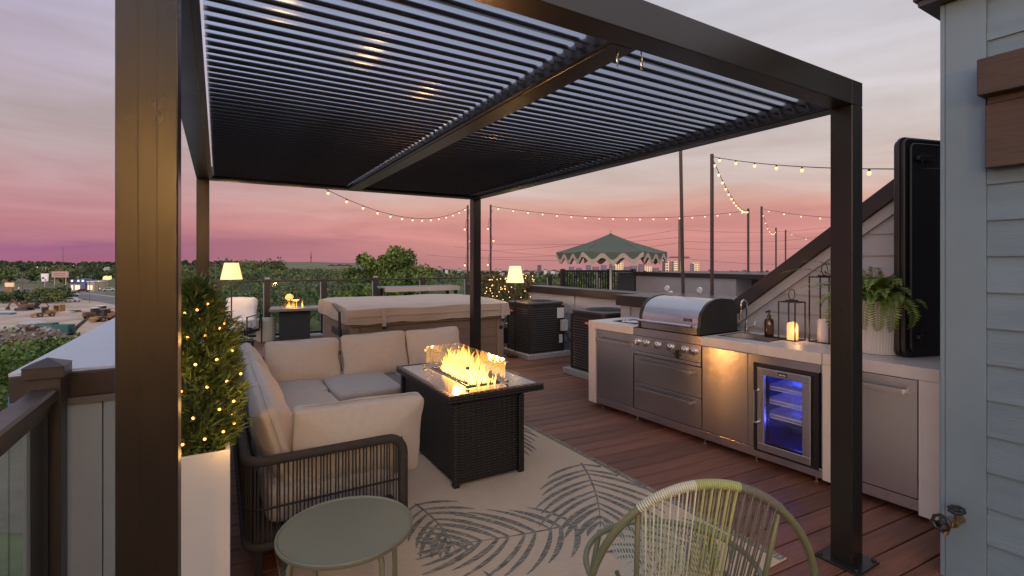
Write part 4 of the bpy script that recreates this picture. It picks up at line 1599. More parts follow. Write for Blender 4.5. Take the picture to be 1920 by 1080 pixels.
def candle(p, r, h, label, lit):
    t = thing('candle', label, 'candle', p, 0)
    m_ = emit_mat('candle_lit_wax', (1, .42, .08), 1.15) if lit else mat('white_wax', (.62, .58, .58), .55, sss=.1)
    n = 28
    mb = MB().lathe([(r * .98, 0), (r, .004), (r, h - .006), (r * .94, h), (r * .75, h - .006), (.001, h - .02)], (0, 0, 0), n)
    mb.v = [(x, y, z + (.012 * math.sin(2.2 * math.atan2(y, x) + 1) if z > h * .7 else 0)) for x, y, z in mb.v]
    mb.build('wax', m_, t, smooth='auto')
    MB().tube([(0, 0, h - .02), (.001, 0, h - .004)], .0012, 5).build('wick', M_BLACK, t)
    return t


l1p = onground(1484.5, 637.5, CT)
lantern(l1p, .068, .315, 'shorter open black lantern holding the glowing candle', R(-2), True)
candle(l1p + Vector((-.006, -.01, .0065)), .041, .13, 'glowing amber candle inside the shorter lantern', True)
cl = bpy.data.lights.new('candle_glow', 'POINT')
cl.energy = .5
cl.color = (1, .5, .15)
cl.shadow_soft_size = .03
link('candle_glow', cl, None, l1p + Vector((-.03, -.06, .09)))
l2p = onground(1546, 642, CT)
lantern(l2p, .075, .52, 'taller open black lantern half hidden by the pergola post', R(-2), False)
candle(l2p + Vector((.0, -.0, .0065)), .05, .17, 'unlit white candle inside the taller lantern', False)

# fern -----------------------------------------------------------------------------------
fpz = onground(1646, 661, CT)
fp = thing('plant_pot', 'white ribbed pot holding the fern on the counter', 'plant pot', fpz)
prof = [(.112, 0), (.118, .004), (.146, .33), (.15, .37), (.142, .37), (.134, .35), (.001, .345)]
MB().lathe(prof, (0, 0, 0), 96, rib=.022).build('pot', mat('white_ceramic', (.66, .64, .6), .4), fp)
MB().lathe([(.130, .0), (.130, .004), (.001, .0045)], (0, 0, .346), 32).build('soil', MATS['potting_soil'], fp)
fn = thing('fern', 'green fern with arching fronds in a white ribbed pot', 'fern', fpz + Vector((0, 0, .352)))
M_FERN = mat('fern_green', (.045, .1, .016), .5, tone=True, col2=(.26, .36, .055))


def fern_frond(az, elev, ln, curl, w=.056, n=28):
    V, F, T = [], [], []
    p = np.array([.02 * math.cos(az), .02 * math.sin(az), 0.])
    el = elev
    b = 0
    tone0 = rng.uniform(.15, .85)
    sd = np.array([-math.sin(az), math.cos(az), 0])
    for i in range(n):
        t = i / (n - 1)
        d = np.array([math.cos(az) * math.cos(el), math.sin(az) * math.cos(el), math.sin(el)])
        q = p + d * ln / n
        el -= curl / n * (0.4 + 1.4 * t)
        up = np.cross(sd, d)
        V += [p - sd * .0014, p + sd * .0014, q + sd * .0014, q - sd * .0014]
        F.append((b, b + 1, b + 2, b + 3)); T.append(.2)
        b += 4
        lw = w * (math.sin(math.pi * min(1, t * .9 + .09)) ** .8) * rng.uniform(.85, 1.1)
        for s in (1, -1):
            tip = p + s * sd * lw + d * lw * .35 - up * lw * .25 * rng.uniform(.2, 1.4)
            e_ = d * ln / n * .42
            m_ = (p + tip) / 2 + s * up * .002
            V += [p - e_ * .6, m_ - e_, tip, m_ + e_]
            F.append((b, b + 1, b + 2, b + 3)); T.append(min(1, max(0, tone0 + rng.uniform(-.2, .2) + .25 * t)))
            b += 4
        p = q
    return V, F, T


fronds = []
for i in range(105):
    az = rng.uniform(0, 2 * math.pi)
    fronds.append((az, rng.uniform(.35, 1.4), rng.uniform(.24, .42), rng.uniform(.9, 2.2)))
vcam = math.atan2(-fpz.y, -fpz.x)
for da, el, ln, cu in ((.25, .5, .46, 3.3), (-.25, .55, .44, 3.4), (.7, .5, .46, 3.2), (-.75, .5, .5, 3.0), (.0, .4, .4, 3.4), (-1.15, .75, .58, 1.15), (-1.25, .55, .5, 1.2), (-1.05, .95, .5, 1.1), (1.15, .5, .46, 3.2)):
    fronds.append((vcam + da, el, ln, cu))
fronds.append((vcam + 2.6, 1.5, .42, -.1))
for a in fronds:
    side_ = math.cos(a[0]) * C_ - math.sin(a[0]) * S_
    a = (a[0], a[1], a[2] * (1 - .5 * max(0, side_) + .22 * max(0, -side_)), a[3])
    V, F, T = fern_frond(*a)
    link('frond', npmesh('frond', V, F, M_FERN, T), fn)

# tall black case ---------------------------------------------------------------------------
cp = Vector((3.885, 1.455, CT))
tcs = thing('equipment_case', 'tall black hard case with latches standing at the counter end', 'case', cp, R(-15))


def rrect(x0, x1, z0, z1, r, n=6):
    out = []
    for cx, cz, a0 in ((x1 - r, z1 - r, 0), (x0 + r, z1 - r, 90), (x0 + r, z0 + r, 180), (x1 - r, z0 + r, 270)):
        for i in range(n + 1):
            a = R(a0 + 90 * i / n)
            out.append((cx + r * math.cos(a), cz + r * math.sin(a)))
    return out


CH, CWd = 1.455, .85
M_CASE = mat('case_black_plastic', (.012, .012, .014), .4, bump=.08, bscale=300)
MB().prism(rrect(0, CWd, 0.0, CH, .05), 0, .075, axis='y').build('case_shell', M_CASE, tcs, bevel=.008, smooth='auto')
MB().prism(rrect(.03, CWd - .03, .035, CH - .035, .04), -.022, -.0005, axis='y').build('front_panel', M_CASE, tcs, bevel=.008, smooth='auto')
MB().prism(rrect(-.012, CWd, -0.0, CH + .012, .055), .028, .05, axis='y').build('rim_band', M_BLACK, tcs, bevel=.004, smooth='auto')
for z in (CH - .14, .14):
    q = MB().prism(rrect(.06, .2, z - .018, z + .018, .015), -.05, -.023, axis='y').build('latch', M_BLACK, tcs, bevel=.004, smooth='auto')
    MB().box(.075, .09, -.055, -.0505, z - .03, z + .03).build('latch_hook', M_METAL, q)

# ================================================================== HOT TUB
HX0, HX1, HY0, HY1 = 1.49, 3.80, 6.6, 8.62
ht = thing('hot_tub', 'square brown hot tub closed under a taupe padded cover', 'hot tub', (HX0, HY0, 0))
w, d = HX1 - HX0, HY1 - HY0
M_HT = mat('hot_tub_brown', (.2, .14, .095), .55, var=.12, vscale=3, stretch=(.4, .4, 6))
M_HTC = mat('hot_tub_corner', (.24, .18, .13), .5)
M_COV = mat('taupe_vinyl', (.44, .34, .25), .42, var=.06, vscale=3, bump=.15, bscale=18)
MB().box(.03, w - .03, .03, d - .03, 0, .70).build('tub_body', M_HT, ht)
for (x, y) in ((0, 0), (w - .12, 0), (0, d - .12), (w - .12, d - .12)):
    MB().box(x, x + .12, y, y + .12, .0, .70).build('corner_panel', M_HTC, ht, bevel=.02)
for i in range(5):
    z0 = .02 + i * .136
    MB().box(.125, w - .125, .012, .029, z0, z0 + .132).build('side_slat', M_HT, ht, bevel=.003)
    MB().box(.012, .029, .125, d - .125, z0, z0 + .132).build('side_slat', M_HT, ht, bevel=.003)
MB().box(-.02, w + .02, -.02, d + .02, .701, .735).build('tub_rim', M_HTC, ht, bevel=.01)


def cover(x0, x1):
    bm = bmesh.new()
    n, m_ = 20, 16
    vs = {}
    for i in range(n + 1):
        for j in range(m_ + 1):
            x, y = x0 + (x1 - x0) * i / n, -.05 + (d + .1) * j / m_
            u, v = i / n * 2 - 1, j / m_ * 2 - 1
            ed = max(abs(u), abs(v))
            z = .955 + .055 * (1 - v * v) ** .5 * .6 - (.02 if ed > .99 else 0) + .006 * math.sin(5 * x + 3 * y) + .004 * math.sin(11 * y - 7 * x)
            vs[i, j] = bm.verts.new((x, y, z))
    for i in range(n):
        for j in range(m_):
            bm.faces.new((vs[i, j], vs[i + 1, j], vs[i + 1, j + 1], vs[i, j + 1]))
    # skirt
    loop = [(i, 0) for i in range(n)] + [(n, j) for j in range(m_)] + [(i, m_) for i in range(n, 0, -1)] + [(0, j) for j in range(m_, 0, -1)]
    low = []
    for k_, (i, j) in enumerate(loop):
        c = vs[i, j].co
        row = []
        for q in range(1, 4):
            wob = .008 * math.sin(k_ * .9 + q) + .005 * math.sin(k_ * 2.3)
            ox = (.012 * q / 3 + wob * .6)
            dx = (-ox if i == 0 else ox if i == n else 0)
            dy = (-ox if j == 0 else ox if j == m_ else 0)
            row.append(bm.verts.new((c.x + dx, c.y + dy, c.z - (c.z - .742) * q / 3 + (wob if q == 3 else 0))))
        low.append([vs[i, j]] + row)
    for k_ in range(len(low)):
        a_, b_ = low[k_], low[(k_ + 1) % len(low)]
        for q in range(3): bm.faces.new((a_[q], a_[q + 1], b_[q + 1], b_[q]))
    bmesh.ops.recalc_face_normals(bm, faces=bm.faces)
    me = bpy.data.meshes.new('cover')
    bm.to_mesh(me); bm.free()
    me.polygons.foreach_set('use_smooth', [True] * len(me.polygons))
    me.set_sharp_from_angle(angle=R(50))
    me.materials.append(M_COV)
    return link('cover', me, ht)


cover(-.05, w + .05)
MB().box(-.066, w + .066, -.068, -.058, .838, .85).build('cover_seam', M_PIPE, ht)
for x in (.42, w - .06):
    q = MB().box(x - .028, x + .028, -.075, -.069, .70, .93).build('strap', M_PIPE, ht, bevel=.002)
    MB().box(x - .03, x + .03, -.085, -.07, .66, .70).build('buckle', M_BLACK, q, bevel=.004)
MB().tube([(-.09, .7, .96), (-.12, .3, .93), (-.12, .12, .90), (-.12, .1, .62)], .018, 8).build('cover_lift_arm', M_BLACK, ht, smooth='auto')
MB().prism([(.05, .56), (.7, .62), (.7, .70), (.05, .66)], -.135, -.1, axis='x').build('lift_bracket', M_BLACK, ht) if False else MB().box(-.13, -.1, .05, .6, .58, .68).build('lift_bracket', M_BLACK, ht, bevel=.004)
hl = MB()
MB().lathe([(.03, 0), (.03, .01), (.02, .014)], (0, 0, 0), 14).build('drain_cap', M_BLACK, ht, loc=(w - .06, -.001, .56), rot=(math.pi / 2, 0, 0))
cl2 = MB().box(-.02, w * .5, d * .52, d + .25, .97, .985).box(.05, .07, d + .05, d + .07, .0, .969).box(w * .5 - .07, w * .5 - .05, d + .05, d + .07, .0, .969)
sh = thing('shelf_table', 'grey slatted shelf table standing behind the hot tub', 'table', (HX0 + 1.15, HY1 + .35, 0))
for i in range(5): MB().box(0, 1.5, i * .11, i * .11 + .1, 1.07, 1.095).build('slat', mat('grey_board', (.2, .18, .18), .6, var=.1, vscale=4), sh, bevel=.003)
MB().box(0, 1.5, -.02, -.001, 1.01, 1.094).build('edge_board', M_WHITE if False else mat('tan_edge', (.45, .38, .33), .6), sh)
for (x, y) in ((.04, .04), (1.42, .04), (.04, .46), (1.42, .46)): MB().box(x, x + .05, y, y + .05, 0, 1.068).build('leg', M_BLACK, sh)

# ================================================================== AIR CONDITIONERS
M_ACB = mat('ac_dark_brown', (.022, .018, .016), .5, var=.2, vscale=5)
M_ACR = mat('ac_rib', (.04, .034, .03), .45)


def ac_unit(x, y, label, labels):
    pd = thing('equipment_pad', 'pale concrete pad under the ' + label[1], 'pad', (x, y, 0), 0, 'concrete pads under the air conditioners')
    MB().box(0, .86, 0, .86, 0.002, .085).build('slab', M_CONC, pd, bevel=.008)
    t = thing('air_conditioner', label[0], 'air conditioner', (x + .07, y + .07, .086), 0, 'air conditioners on the deck')
    s, h = .70, .78

    def rr_(sz, r, o_=0):
        return [(a + o_, b + o_) for a, b in rrect(0, sz, 0, sz, r, 5)]
    MB().prism(rr_(s, .1), 0.01, h).build('core', M_ACB, t, smooth='auto')
    rb = MB()
    for i in range(19):
        z = .05 + i * .0365
        P = [(a, b, z) for a, b in rr_(s + .012, .105, -.006)]
        rb.tube(P, .0075, 4, closed=True)
    tag(rb.build('louver_ribs', M_ACR, t), kind='stuff')
    for (px_, py_) in ((0, 0), (s, 0), (0, s), (s, s)):
        cxx, cyy = (.02 if px_ == 0 else s - .02), (.02 if py_ == 0 else s - .02)
        MB().box(cxx - .022, cxx + .022, cyy - .022, cyy + .022, .0, h - .02).build('corner_post', M_ACB, t, bevel=.008)
    MB().prism(rr_(s + .03, .11, -.015), h + .001, h + .035).build('top_cap', M_ACR, t, smooth='auto', bevel=.006)
    fgd = MB()
    for k_ in range(7):
        rr2 = .06 + k_ * .036
        fgd.tube([(s / 2 + rr2 * math.cos(2 * math.pi * i / 32), s / 2 + rr2 * math.sin(2 * math.pi * i / 32), h + .045 + .012 * (1 - k_ / 6)) for i in range(32)], .003, 4, closed=True)
    for i in range(12):
        a = 2 * math.pi * i / 12
        fgd.tube([(s / 2 + .05 * math.cos(a), s / 2 + .05 * math.sin(a), h + .055), (s / 2 + .29 * math.cos(a), s / 2 + .29 * math.sin(a), h + .036)], .003, 4)
    fgd.build('fan_guard', M_ACR, t)
    M_RED = mat('red_label', (.4, .035, .02), .4)
    q = MB().prism([(.07 * math.cos(2 * math.pi * i / 20), .028 * math.sin(2 * math.pi * i / 20)) for i in range(20)], -.003, 0).build('badge', M_RED, t, loc=(-.022, s - .17 if labels else .30, h - .12), rot=(R(90), 0, R(-90)))
    mb = MB()
    for i in range(6): mb.box(-.045 + i * .0155, -.035 + i * .0155, -.008, .008 - (i % 2) * .004, .0005, .002)
    mb.build('badge_lettering', M_WHITE, q, loc=(0, 0, 0))
    if labels:
        M_LBL = mat('label_white', (.6, .58, .55), .6)
        MB().box(s - .16, s - .02, -.016, -.012, .55, .72).build('rating_label', M_LBL, t)
        MB().box(s - .10, s + .02, -.08, -.016, .34, .52).build('disconnect_box', mat('box_grey', (.4, .4, .38), .5), t, bevel=.004)
        MB().box(s - .12, s - .05, -.016, -.012, .14, .28).build('warning_label', M_LBL, t)
    return t


ac_unit(4.2, 6.54, ('dark air conditioner beside the hot tub, with white labels', 'air conditioner beside the hot tub'), True)
ac_unit(4.17, 4.73, ('dark air conditioner partly hidden behind the kitchen island', 'air conditioner behind the kitchen'), False)
hz = MB().tube([(4.93, 6.56, .42), (4.95, 6.45, .3), (5.0, 6.3, .08), (4.95, 6.1, .05), (4.9, 5.8, .06), (4.85, 5.55, .12)], .016, 8)
hz.tube([(4.98, 6.56, .5), (5.08, 6.4, .28), (5.1, 6.2, .2), (5.02, 5.9, .2), (4.93, 5.55, .3)], .012, 8)
tag(hz.build('conduit', M_WIRE, None, smooth=True), 'black conduit hoses looping between the two air conditioners', 'conduit')

# ================================================================== FAR END OF DECK


def floor_lamp(p, hb, ht_, rb, rt, label, en, yel):
    t = thing('floor_lamp', label, 'floor lamp', p)
    MB().lathe([(.14, 0), (.14, .02), (.012, .03), (.011, hb + .02)], (0, 0, 0.001), 20).build('stand', M_BLACK, t, smooth='auto')
    n = 32
    mb = MB()
    vs = []
    for r, z in ((rb, hb), (rb * .5 + rt * .5, (hb + ht_) / 2), (rt, ht_)):
        vs += [(r * math.cos(2 * math.pi * i / n), r * math.sin(2 * math.pi * i / n), z) for i in range(n)]
    fs = [(k_ * n + i, k_ * n + (i + 1) % n, (k_ + 1) * n + (i + 1) % n, (k_ + 1) * n + i) for k_ in range(2) for i in range(n)]
    mb.add(vs, fs).add([(rt * math.cos(2 * math.pi * i / n), rt * math.sin(2 * math.pi * i / n), ht_) for i in range(n)], [tuple(range(n))])
    mb.build('lamp_shade', emit_mat('shade_yellow', (1, .70, .17), .95) if yel else emit_mat('shade_cream', (1, .74, .32), 1.0), t, smooth='auto')
    l = bpy.data.lights.new('lamp_light', 'POINT')
    l.energy = en
    l.color = (1, .6, .2)
    l.shadow_soft_size = .06
    link('lamp_light', l, t, (0, 0, hb - .06))
    return t


pL = at(434, 565, 8.9)
floor_lamp((pL.x, pL.y, 0), 1.55 - 31 * 8.9 / FPX, 1.55 - .0 * 8.9 / FPX, .178, .115, 'lit yellow floor lamp behind the white armchair', 6, True)
pR = at(966, 565, 8.15)
floor_lamp((pR.x, pR.y, 0), 1.55 - 37 * 8.15 / FPX, 1.55 - 6 * 8.15 / FPX, .148, .094, 'lit cream floor lamp by the end of the grey parapet', 9, False)

pc = at(440, 620, 9.0)
ac = thing('armchair', 'white cushioned armchair with black frame at far left end of deck', 'armchair', (pc.x, pc.y, 0), R(-24))
me = cushion(.58, .6, .2, 8, .1, seed=40, crumple=.03); me.materials.append(mat('white_cushion', (.62, .58, .58), .9, bump=.2, bscale=300))
link('seat_cushion', me, ac, (.0, 0, .42))
me = cushion(.56, .5, .2, 7, .12, seed=41, crumple=.05, pinch=.4); me.materials.append(MATS['white_cushion'])
link('back_cushion', me, ac, (.0, .28, .66), (R(78), 0, 0))
MB().box(-.31, .31, -.32, .34, .26, .31).build('seat_frame', M_BLACK, ac, bevel=.004)
MB().tube([(-.3, .36, .3), (-.3, .42, .88), (.3, .42, .88), (.3, .36, .3)], .016, 6).build('back_frame', M_BLACK, ac)
for s in (1, -1):
    MB().tube([(s * .33, -.3, .0115), (s * .33, -.3, .58), (s * .33, .38, .58), (s * .33, .38, .0115)], .014, 6).build('arm_frame', M_BLACK, ac)
pd_ = at(457, 640, 7.6)
sd = thing('side_table', 'small dark side table behind the left corner of the sofa', 'side table', (pd_.x, pd_.y, 0))
MB().box(-.14, .14, -.14, .14, .33, .36).build('tabletop', M_BLACK, sd, bevel=.003)
for (x, y) in ((-.12, -.12), (.12, -.12), (.12, .12), (-.12, .12)): MB().box(x - .012, x + .012, y - .012, y + .012, 0, .329).build('leg', M_BLACK, sd)
for i, (dx, hh, lb) in enumerate(((-.05, .26, 'taller small black lantern on the dark side table'), (.07, .17, 'shorter small black lantern on the dark side table'))):
    ln = lantern(Vector((pd_.x + dx, pd_.y, .361)), .042, hh, lb, R(20), False)
    ln['group'] = 'small lanterns at the far end'
ps = at(499, 638, 9.75)
sl_ = thing('stool', 'cream ribbed drum stool beside the far fire table', 'stool', (ps.x, ps.y, 0))
MB().lathe([(.155, 0.002), (.168, .03), (.168, .42), (.15, .455), (.001, .458)], (0, 0, 0), 56, rib=.03).build('drum', mat('cream_rib', (.5, .46, .37), .7), sl_)
pf = at(553, 640, 9.9)
f2 = thing('fire_pit_table', 'far dark fire pit table burning by the glass railing', 'fire pit table', (pf.x, pf.y, 0), R(-8))
MB().box(-.28, .28, -.2, .34, 0.0, .6).build('base', M_WICK, f2, bevel=.006)
MB().box(-.46, .46, -.28, .42, .601, .65).build('tabletop', mat('slate_top', (.14, .14, .14), .3), f2, bevel=.004)
MB().box(-.28, -.275, -.16, .3, .651, .80).box(.275, .28, -.16, .3, .651, .80).box(-.27, .27, .3, .305, .651, .80).box(-.27, .27, -.165, -.16, .651, .80).build('glass_guard', M_CLEAR, f2)
flames('flame', f2, 0, .07, .645, .16, .1, .17, 14, 9, flame_mat('flame_far', 4.0, .645, .16))
pl2 = bpy.data.lights.new('fire_glow', 'POINT')
pl2.energy = 5
pl2.color = (1, .45, .13)
pl2.shadow_soft_size = .08
link('fire_glow', pl2, f2, (0, .0, .8))

# hedge with fairy lights at the back corner
h0, h1 = at(902, 540, 9.8), at(960, 540, 9.4)
hgx = (h0 + h1) / 2
hg = thing('hedge', 'clipped hedge covered in fairy lights behind the cream lamp', 'hedge', (hgx.x + .1, hgx.y, 0), R(-20))
P = np.stack([nrg.uniform(-.62, .62, 5200), nrg.uniform(-.2, .2, 5200), nrg.uniform(.25, 1.33, 5200)], 1)
V, F = leafquads(P, .028)
link('leaves', npmesh('leaves', V, F, mat('hedge_green', (.05, .05, .015), .7, tone=True, col2=(.16, .12, .04)), nrg.uniform(0, 1, len(F))), hg)
MB().box(-.6, .6, -.2, .2, 0, .3).build('trough', M_BLACK, hg)
hfb = MB().ball((0, 0, 0), .009, 6, 4).mesh('bulb', emit_mat('hedge_fairy', (1, .5, .16), 3.2), smooth=True)
hf = thing('fairy_lights', 'net of tiny warm fairy lights spread over the back hedge', 'fairy lights', (hgx.x + .1, hgx.y, 0), R(-20))
for i in range(110):
    link('bulb', hfb, hf, (rng.uniform(-.62, .62), rng.uniform(-.24, -.19), rng.uniform(.3, 1.33)))

# ================================================================== POLES AND STRING LIGHTS
_b = MB()
_b.mi = 0
_b.ball((0, 0, -.042), .0205, 10, 7, 1.2)
_b.mi = 1
_b.lathe([(.011, -.024), (.012, .0), (.006, .004)], (0, 0, 0), 8)
BULB = _b.mesh('bulb', [M_BULB, M_SOCK], smooth=True)
BULBN = _b.mesh('bulb', [emit_mat('warm_bulb_near', (1, .5, .14), 40), M_SOCK], smooth=True)


def cat(a, b, sag, n):
    a, b = Vector(a), Vector(b)
    return [a.lerp(b, i / n) - Vector((0, 0, sag * 4 * (i / n) * (1 - i / n))) for i in range(n + 1)]


def string(label, a, b, sag, n, scale=1.0, skip=0, bulb=None):
    t = thing('string_lights', label, 'string lights', a, 0, 'festoon string lights')
    a_ = Vector(a)
    pts = [p - a_ for p in cat(a, b, sag, n * 2)]
    MB().tube(pts, .004 * scale, 4, cap=False).build('cable', M_WIRE, t)
    for i in range(skip, n):
        p = pts[i * 2 + 1]
        link('bulb', bulb or BULB, t, p - Vector((0, 0, .004)), None, (scale * .74,) * 3)
    return t


def pole(base, top, r, label):
    t = thing('light_pole', label, 'pole', base, 0, 'slim dark poles carrying string lights')
    b_, p_ = Vector(base), Vector(top)
    MB().tube([(0, 0, 0), p_ - b_], r, 8).build('shaft', M_POLE, t, smooth='auto')
    return p_


def onplane(px, py, x0):
    r = (px - 960) / FPX
    return at(px, py, x0 / (C_ * r + S_))


t1 = onplane(1276, 240, 5.3); b1 = onplane(1281, 553, 5.3)
pole((b1.x, b1.y, 1.106), (t1.x, t1.y, 3.1), .022, 'slim dark pole rising from the parapet into the pergola roof edge')
t2 = onplane(1335, 289, 5.3)
pole((t2.x, t2.y, 1.106), t2, .022, 'tallest slim dark pole in clear sky, where two bulb strings meet')
t3 = at(1403, 391, 12.3); pole((t3.x, t3.y, .0), t3, .028, 'slim dark pole at the far end of the dense bulb string')
t4 = at(1428, 387, 11.9); pole((t4.x, t4.y, .0), t4, .026, 'thin pole just right of the dense bulb string end')
t5 = at(1455, 427, 19); pole((t5.x, t5.y, .0), t5, .03, 'short distant pole, left one of the last two')
t6 = at(1473, 431, 20.5); pole((t6.x, t6.y, .0), t6, .03, 'short distant pole nearest the sloped roof')
t7 = at(877, 385, 11.0); pole((t7.x, t7.y, .0), t7, .022, 'slim pole wound with bulbs right behind the back pergola post')
t8 = at(920, 384, 11.0); pole((t8.x, t8.y, .0), t8, .022, 'slim pole wound with bulbs just right of the back pergola post')
bk_a = Vector((.86, 5.70, 2.52))
bk_a = at(596, 347, 5.55)
string('string of warm bulbs running from the pergola back beam to a pole', bk_a, t7 - Vector((0, 0, .03)), .32, 14, 1.0)
string('long sagging string of warm bulbs above the green umbrella', t8 - Vector((0, 0, .03)), t3 - Vector((0, 0, .05)), .22, 19, 1.1)
string('dense foreshortened string of bulbs running between the tall pole and far pole', t2 - Vector((0, 0, .04)), t3 - Vector((0, 0, .05)), .2, 15, 1.15)
hh = onplane(1765, 316, 3.9)
string('string of bulbs crossing from the tall pole towards the house', t2 - Vector((0, 0, .03)), hh, .05, 8, .95)
t45 = at(1600, 409, 9.0)
string('faint string of bulbs leaving the thin pole towards the sloped roof', t4 - Vector((0, 0, .05)), t45, .05, 5, 1.0)
string('short faint string of bulbs dropping between two distant poles', t4 - Vector((0, 0, .08)), t5 - Vector((0, 0, .1)), .3, 8, 1.0)
string('farthest faint string of bulbs beside the sloped roof', t6 - Vector((0, 0, .05)), at(1560, 452, 16), .1, 3, 1.0)


def wound(top, label, n, h):
    t = thing('string_lights', label, 'string lights', (top.x, top.y, 0), 0, 'festoon string lights')
    pts = []
    for i in range(n * 6 + 1):
        u = i / (n * 6)
        a = u * n * 2.1
        pts.append((.045 * math.cos(a), .045 * math.sin(a), top.z - .1 - h * u))
    MB().tube(pts, .004, 4, cap=False).build('cable', M_WIRE, t)
    for i in range(n):
        p = Vector(pts[i * 6 + 3])
        link('bulb', BULB, t, p + Vector((p.x * .6, p.y * .6, 0)))


wound(t7, 'string of bulbs wound down the pole behind the back post', 6, 1.6)
wound(t8, 'string of bulbs wound down the pole left of the cream lamp', 6, 1.6)
# festoon over the near terrace, just outside the picture: its bulbs show as warm reflections in the roof blades
string('string of warm bulbs over the near terrace, seen in roof reflections', (-1.9, .25, 2.95), (3.0, -.75, 2.8), .22, 10, 1.35)
string('string of warm bulbs crossing above the pergola roof, seen in its blades', (-1.3, .75, 3.0), t1 - Vector((0, 0, .03)), .1, 15, 1.5, 0, BULBN)
for i, x in enumerate((-.75, 1.35)):
    l = bpy.data.lights.new('festoon_glow', 'POINT')
    l.energy = 12
    l.color = (1, .58, .2)
    l.shadow_soft_size = .16
    link('festoon_glow', l, None, (x, .02 - .2 * x / 2, 2.62))

# ================================================================== NEIGHBOURING ROOFS
nb = thing('neighbour_building', 'neighbouring townhouse roof block beyond the right parapet', 'building')
MB().box(5.62, 24, -6, 13.2, GZ - .5, .02).build('roof_block', mat('roof_membrane', (.4, .39, .38), .8, var=.08, vscale=2), nb)
gw = thing('roof_wall', 'grey stucco roof wall with black coping behind the bulb poles', 'roof wall', (8.75, 0, 0))
MB().box(0, 2.4, 6.05, 8.75, .02, 1.235).build('wall', mat('grey_stucco', (.27, .25, .235), .8, var=.06, vscale=3, bump=.1, bscale=60), gw)
MB().box(-.05, 2.45, 4.2, 8.80, 1.237, 1.33).build('coping', M_BLACK, gw, bevel=.004)
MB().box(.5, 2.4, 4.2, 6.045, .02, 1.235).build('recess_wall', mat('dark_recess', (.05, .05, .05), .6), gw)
MB().box(.0, .04, 4.55, 4.60, .02, 1.235).box(.0, .04, 4.72, 4.75, .02, 1.235).build('white_post', M_WHITE, gw)

# umbrella --------------------------------------------------------------------------------
uc = at(1145, 540, 12.4)
um = thing('patio_umbrella', 'sage green scalloped umbrella with cream fringe on the neighbouring roof', 'umbrella', (uc.x, uc.y, .02), R(-10))
M_UMB = mat('umbrella_green', (.085, .108, .068), .8, var=.05, vscale=3, bump=.1, bscale=200)
M_FRI = mat('cream_fringe', (.46, .38, .28), .85, bump=.3, bscale=200)
RU, ZE, ZT = 1.37, 1.80, 2.27
NS = 6
MB().tube([(0, 0, 0), (0, 0, ZT - .02)], .03, 10).build('pole', M_WHITE, um, smooth='auto')
MB().lathe([(.26, 0), (.26, .05), (.06, .08), (.04, .3)], (0, 0, .001), 20).build('base', M_WHITE, um, smooth='auto')
MB().lathe([(.05, 0), (.03, .03), (.02, .07), (.001, .1)], (0, 0, ZT), 12).build('finial', M_FRI, um, smooth='auto')
for k_ in range(NS):
    a0, a1 = 2 * math.pi * (k_ + .5) / NS, 2 * math.pi * (k_ + 1.5) / NS
    p0, p1 = Vector((RU * math.cos(a0), RU * math.sin(a0), ZE)), Vector((RU * math.cos(a1), RU * math.sin(a1), ZE))
    apex = Vector((0, 0, ZT))
    n = 12
    mb = MB()
    vs, fs = [], []
    for j in range(n + 1):
        t = j / n
        for i in range(n + 1):
            e_ = p0.lerp(p1, i / n)
            q = apex.lerp(e_, t)
            q = q - Vector((0, 0, .035 * math.sin(math.pi * t) * (1 - .0)))
            vs.append(q - Vector((0, 0, .03 * t * math.sin(math.pi * i / n))) if t > 0 else apex)
    for j in range(n):
        for i in range(n):
            fs.append((j * (n + 1) + i, j * (n + 1) + i + 1, (j + 1) * (n + 1) + i + 1, (j + 1) * (n + 1) + i))
    mb.add(vs, fs).build('canopy_panel', M_UMB, um, smooth=True)
    # valance: green scallop then cream scallop
    m_ = 48
    g, f_ = MB(), MB()
    v1, v2, v3 = [], [], []
    for i in range(m_ + 1):
        u = i / m_
        e_ = p0.lerp(p1, u) - Vector((0, 0, .03 * math.sin(math.pi * u)))
        w_ = .5 - .5 * math.cos(2 * math.pi * 3 * u) * (-1 if k_ in (5, 0, 4) else 1)
        v1.append(e_)
        v2.append(e_ * 1.004 - Vector((0, 0, .03 + .15 * w_)))
        v3.append(e_ * 1.0 - Vector((0, 0, .13 + .155 * w_)))
    g.add(v1 + v2, [(i, i + 1, m_ + 2 + i, m_ + 1 + i) for i in range(m_)]).build('valance', M_UMB, um)
    f_.add(v2 + v3, [(i, i + 1, m_ + 2 + i, m_ + 1 + i) for i in range(m_)]).build('fringe', M_FRI, um)
    MB().tube([apex - Vector((0, 0, .06)), p0 - Vector((0, 0, .02))], .009, 5).build('rib', M_BLACK, um)

# black neighbour railing ----------------------------------------------------------------------
nr = thing('baluster_railing', 'black baluster railing behind the green umbrella', 'railing', (0, 0, 0))
A_, B_ = at(1055, 508, 14.2), at(1188, 508, 14.2)
n = 30
MB().tube([A_, B_], .03, 6).build('top_rail', M_BLACK, nr)
MB().tube([(A_.x, A_.y, .15), (B_.x, B_.y, .15)], .02, 6).build('bottom_rail', M_BLACK, nr)
bal = MB().box(-.012, .012, -.012, .012, .16, A_.z - .02).mesh('baluster', M_BLACK)
for i in range(1, n):
    p = A_.lerp(B_, i / n)
    link('baluster', bal, nr, (p.x, p.y, 0))
for p in (A_, A_.lerp(B_, .66), B_): MB().box(p.x - .05, p.x + .05, p.y - .05, p.y + .05, .02, A_.z + .06).build('post', M_BLACK, nr)
npz = at(1172, 545, 13.4)
np_ = thing('plant_pot', 'round dark brown pot standing behind the umbrella pole', 'plant pot', (npz.x, npz.y, .02))
